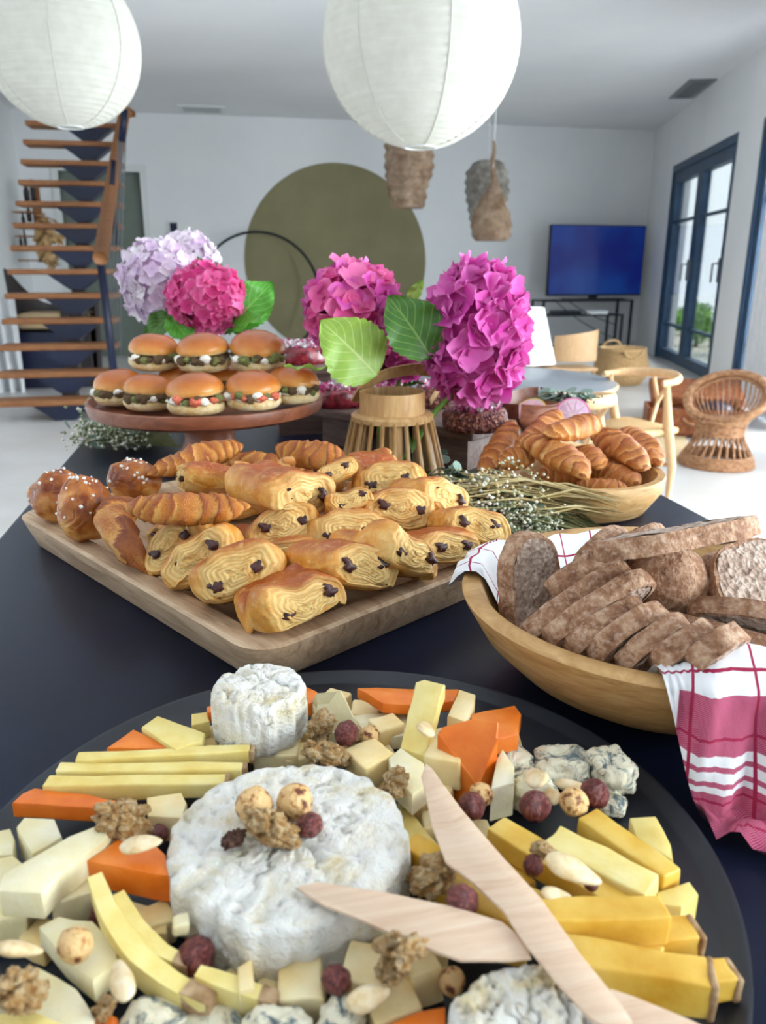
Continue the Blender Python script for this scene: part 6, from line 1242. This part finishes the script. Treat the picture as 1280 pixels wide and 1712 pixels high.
# ------------------------------------------------------------------ settle the piles: small shifts that keep neighbours from passing through each other (mm)
SETTLE = {
 'almond.006': (-1, 1, 0), 'almond.009': (1, 3, 0), 'blue_cheese': (-3, -9, 2), 'blue_cheese.001': (-10, -3, 0), 'blue_cheese.002': (1, -10, -1), 'blue_cheese.003': (4, -8, -1), 'blue_cheese.004': (-7, 0, -7), 
 'blue_cheese.005': (7, 2, -4), 'blue_cheese.006': (9, -4, 0), 'blue_cheese.007': (4, 2, 2), 'blue_cheese.008': (1, -4, 1), 'bread_heel': (-4, 9, 2), 'bread_slice': (-7, -3, -2), 'bread_slice.001': (-5, -4, 1), 
 'bread_slice.002': (-4, -2, -1), 'bread_slice.003': (-3, -2, 2), 'bread_slice.006': (0, 1, 1), 'bread_slice.007': (0, 1, 0), 'bread_slice.008': (-4, 9, -2), 'bread_slice.009': (1, 3, 0), 'bread_slice.010': (0, -3, 10), 
 'bread_slice.011': (2, 7, -2), 'bread_slice.012': (8, 0, 5), 'bread_slice.013': (4, 1, -5), 'bread_slice.014': (-6, 6, -5), 'bread_slice.015': (5, -6, 7), 'cheese_cube': (0, 0, -3), 'cheese_cube.001': (-1, -2, -5), 
 'cheese_cube.002': (3, 6, -3), 'cheese_cube.003': (-2, -3, 0), 'cheese_cube.004': (0, 2, -3), 'cheese_cube.005': (-8, 2, -1), 'cheese_cube.006': (-7, 2, -6), 'cheese_cube.008': (1, -10, -1), 
 'cheese_cube.009': (4, -5, 0), 'cheese_cube.010': (4, -8, -4), 'cheese_cube.011': (1, 1, 0), 'cheese_cube.012': (-2, -1, 0), 'cheese_cube.013': (2, -1, 0), 'cheese_cube.014': (-1, 2, -1), 'cheese_cube.015': (2, 6, -1), 
 'cheese_cube.016': (-2, 9, 2), 'cheese_cube.017': (0, -4, -1), 'cheese_cube.019': (1, -2, 0), 'cheese_cube.020': (0, 1, 0), 'cheese_cube.021': (-2, -1, 0), 'cheese_cube.022': (-2, 0, 0), 'cheese_cube.023': (-4, -4, 0), 
 'cheese_cube.024': (-2, 0, 0), 'cheese_cube.025': (4, 0, 0), 'cheese_cube.026': (-3, 1, 0), 'cheese_cube.027': (2, 1, 0), 'cheese_cube.028': (0, 3, 0), 'cheese_cube.031': (0, -1, 0), 'cheese_cube.032': (-3, 2, 0), 
 'cheese_cube.033': (0, -5, 0), 'cheese_cube.034': (-8, -4, 0), 'cheese_cube.035': (1, 1, 1), 'cheese_cube.040': (4, -5, 0), 'cheese_cube.041': (2, 1, 0), 'cheese_cube.042': (0, 1, 0), 'cheese_piece': (-1, -1, 0), 
 'cheese_piece.002': (0, 0, -1), 'cheese_piece.003': (-2, 0, 0), 'cheese_piece.004': (2, 0, 0), 'cheese_piece.005': (1, 2, 0), 'cheese_piece.006': (2, 2, 0), 'cheese_piece.007': (-1, 1, 0), 
 'cheese_piece.008': (-2, -1, 0), 'cheese_piece.011': (2, -1, -6), 'cheese_piece.012': (-1, 0, 0), 'cheese_piece.013': (-6, -2, -8), 'cheese_piece.014': (-4, -6, -1), 'cheese_piece.016': (0, 0, -9), 
 'cheese_piece.018': (-3, -2, -2), 'cheese_piece.019': (1, 1, -5), 'cheese_piece.020': (0, 0, -5), 'cheese_piece.022': (0, 0, -10), 'cheese_piece.023': (-1, 0, 0), 'cheese_piece.025': (-1, -2, 0), 
 'cheese_piece.026': (0, 0, 1), 'cheese_piece.027': (3, 0, 0), 'cheese_piece.028': (-3, -3, -4), 'cheese_piece.029': (1, 0, 0), 'cheese_piece.030': (2, -2, 0), 'cheese_stick': (0, -1, 0), 'cheese_stick.001': (0, -1, 0), 
 'cheese_stick.002': (1, 1, 0), 'cheese_stick.003': (0, 2, -9), 'cheese_stick.004': (1, 1, -10), 'cheese_stick.005': (-1, 0, -2), 'cheese_stick.006': (-1, -1, -10), 'cheese_stick.007': (1, 7, 1), 
 'cheese_stick.008': (-1, 6, -8), 'cheese_stick.009': (-1, -9, -3), 'cheese_stick.010': (4, 4, 2), 'cheese_stick.011': (-2, -1, -10), 'cheese_stick.013': (-2, -1, 1), 'cheese_stick.014': (-6, 0, -8), 
 'cheese_stick.015': (0, -1, 0), 'crescent_brioche': (-4, -1, 3), 'croissant': (1, -2, 6), 'croissant.003': (-2, 2, 0), 'croissant.004': (0, 0, 1), 'croissant.005': (0, 0, 1), 'croissant.008': (10, 0, 7), 
 'croissant.009': (4, -2, 13), 'croissant.010': (0, 0, 1), 'croissant.011': (4, 0, 4), 'croissant.013': (-2, 1, -1), 'croissant.015': (2, 0, 10), 'croissant.016': (-1, -2, 4), 'goat_cheese': (0, 1, 6), 
 'goat_cheese.001': (1, -2, -5), 'hazelnut': (0, 0, 2), 'hazelnut.001': (2, 1, 0), 'hazelnut.004': (-3, -3, -2), 'hazelnut.005': (1, -3, 6), 'hazelnut.006': (2, -1, 0), 'hazelnut.007': (0, 1, 1), 
 'hazelnut.008': (0, 2, 0), 'hazelnut.010': (-1, 0, 0), 'hazelnut.012': (0, -1, 0), 'hazelnut.013': (1, 0, 0), 'hazelnut.014': (1, 1, 0), 'hazelnut.015': (-2, 0, -1), 'hazelnut.017': (0, 0, -2), 
 'hazelnut.018': (-1, -2, 0), 'mini_burger': (-2, 2, -1), 'mini_burger.001': (2, -2, 0), 'mini_burger.002': (-1, 0, 0), 'mini_burger.003': (1, 0, 0), 'mini_burger.004': (1, -1, -1), 'mini_burger.005': (0, 1, -8), 
 'mini_burger.006': (0, 0, -2), 'mini_burger.007': (0, -1, 8), 'mini_burger.008': (-2, 0, 2), 'mini_burger.009': (0, 1, 2), 'pain_au_chocolat': (6, 5, 1), 'pain_au_chocolat.001': (1, 1, 5), 
 'pain_au_chocolat.002': (1, 7, 10), 'pain_au_chocolat.003': (3, 1, 12), 'pain_au_chocolat.004': (-7, -1, -12), 'pain_au_chocolat.005': (1, -4, 8), 'pain_au_chocolat.006': (6, -4, -3), 'pain_au_chocolat.007': (-5, 4, 1), 
 'pain_au_chocolat.008': (0, -4, -7), 'pain_au_chocolat.009': (3, -8, 5), 'pain_au_chocolat.010': (-1, -2, -4), 'pain_au_chocolat.011': (-5, 0, 1), 'pain_au_chocolat.012': (-2, 0, -2), 
 'pain_au_chocolat.013': (-4, -1, 4), 'pain_au_chocolat.014': (-2, -3, -2), 'pain_au_chocolat.015': (0, 0, -1), 'pain_au_chocolat.017': (3, -1, -3), 'pain_au_chocolat.020': (-5, -2, -1), 
 'pain_au_chocolat.021': (9, 4, 12), 'pain_au_chocolat.023': (1, 0, 20), 'pain_au_chocolat.024': (0, 0, -1), 'pain_au_chocolat.025': (-2, -2, 22), 'pain_au_chocolat.026': (3, 4, -3), 'sugar_brioche': (0, 0, 1), 
 'sugar_brioche.001': (0, 0, 6), 'walnut_half': (1, -1, 5), 'walnut_half.001': (1, -1, 1), 'walnut_half.003': (-2, -1, -1), 'walnut_half.004': (-1, -1, 1), 'walnut_piece.001': (-1, -2, 0), 'walnut_piece.002': (3, 2, 2), 
 'walnut_piece.003': (0, -1, 1), 'walnut_piece.004': (0, 0, -1), 'walnut_piece.006': (2, 0, 1), 
}
for _n, _d in SETTLE.items():
    _o = bpy.data.objects[_n]; _o.location = _o.location+Vector(_d)*.001
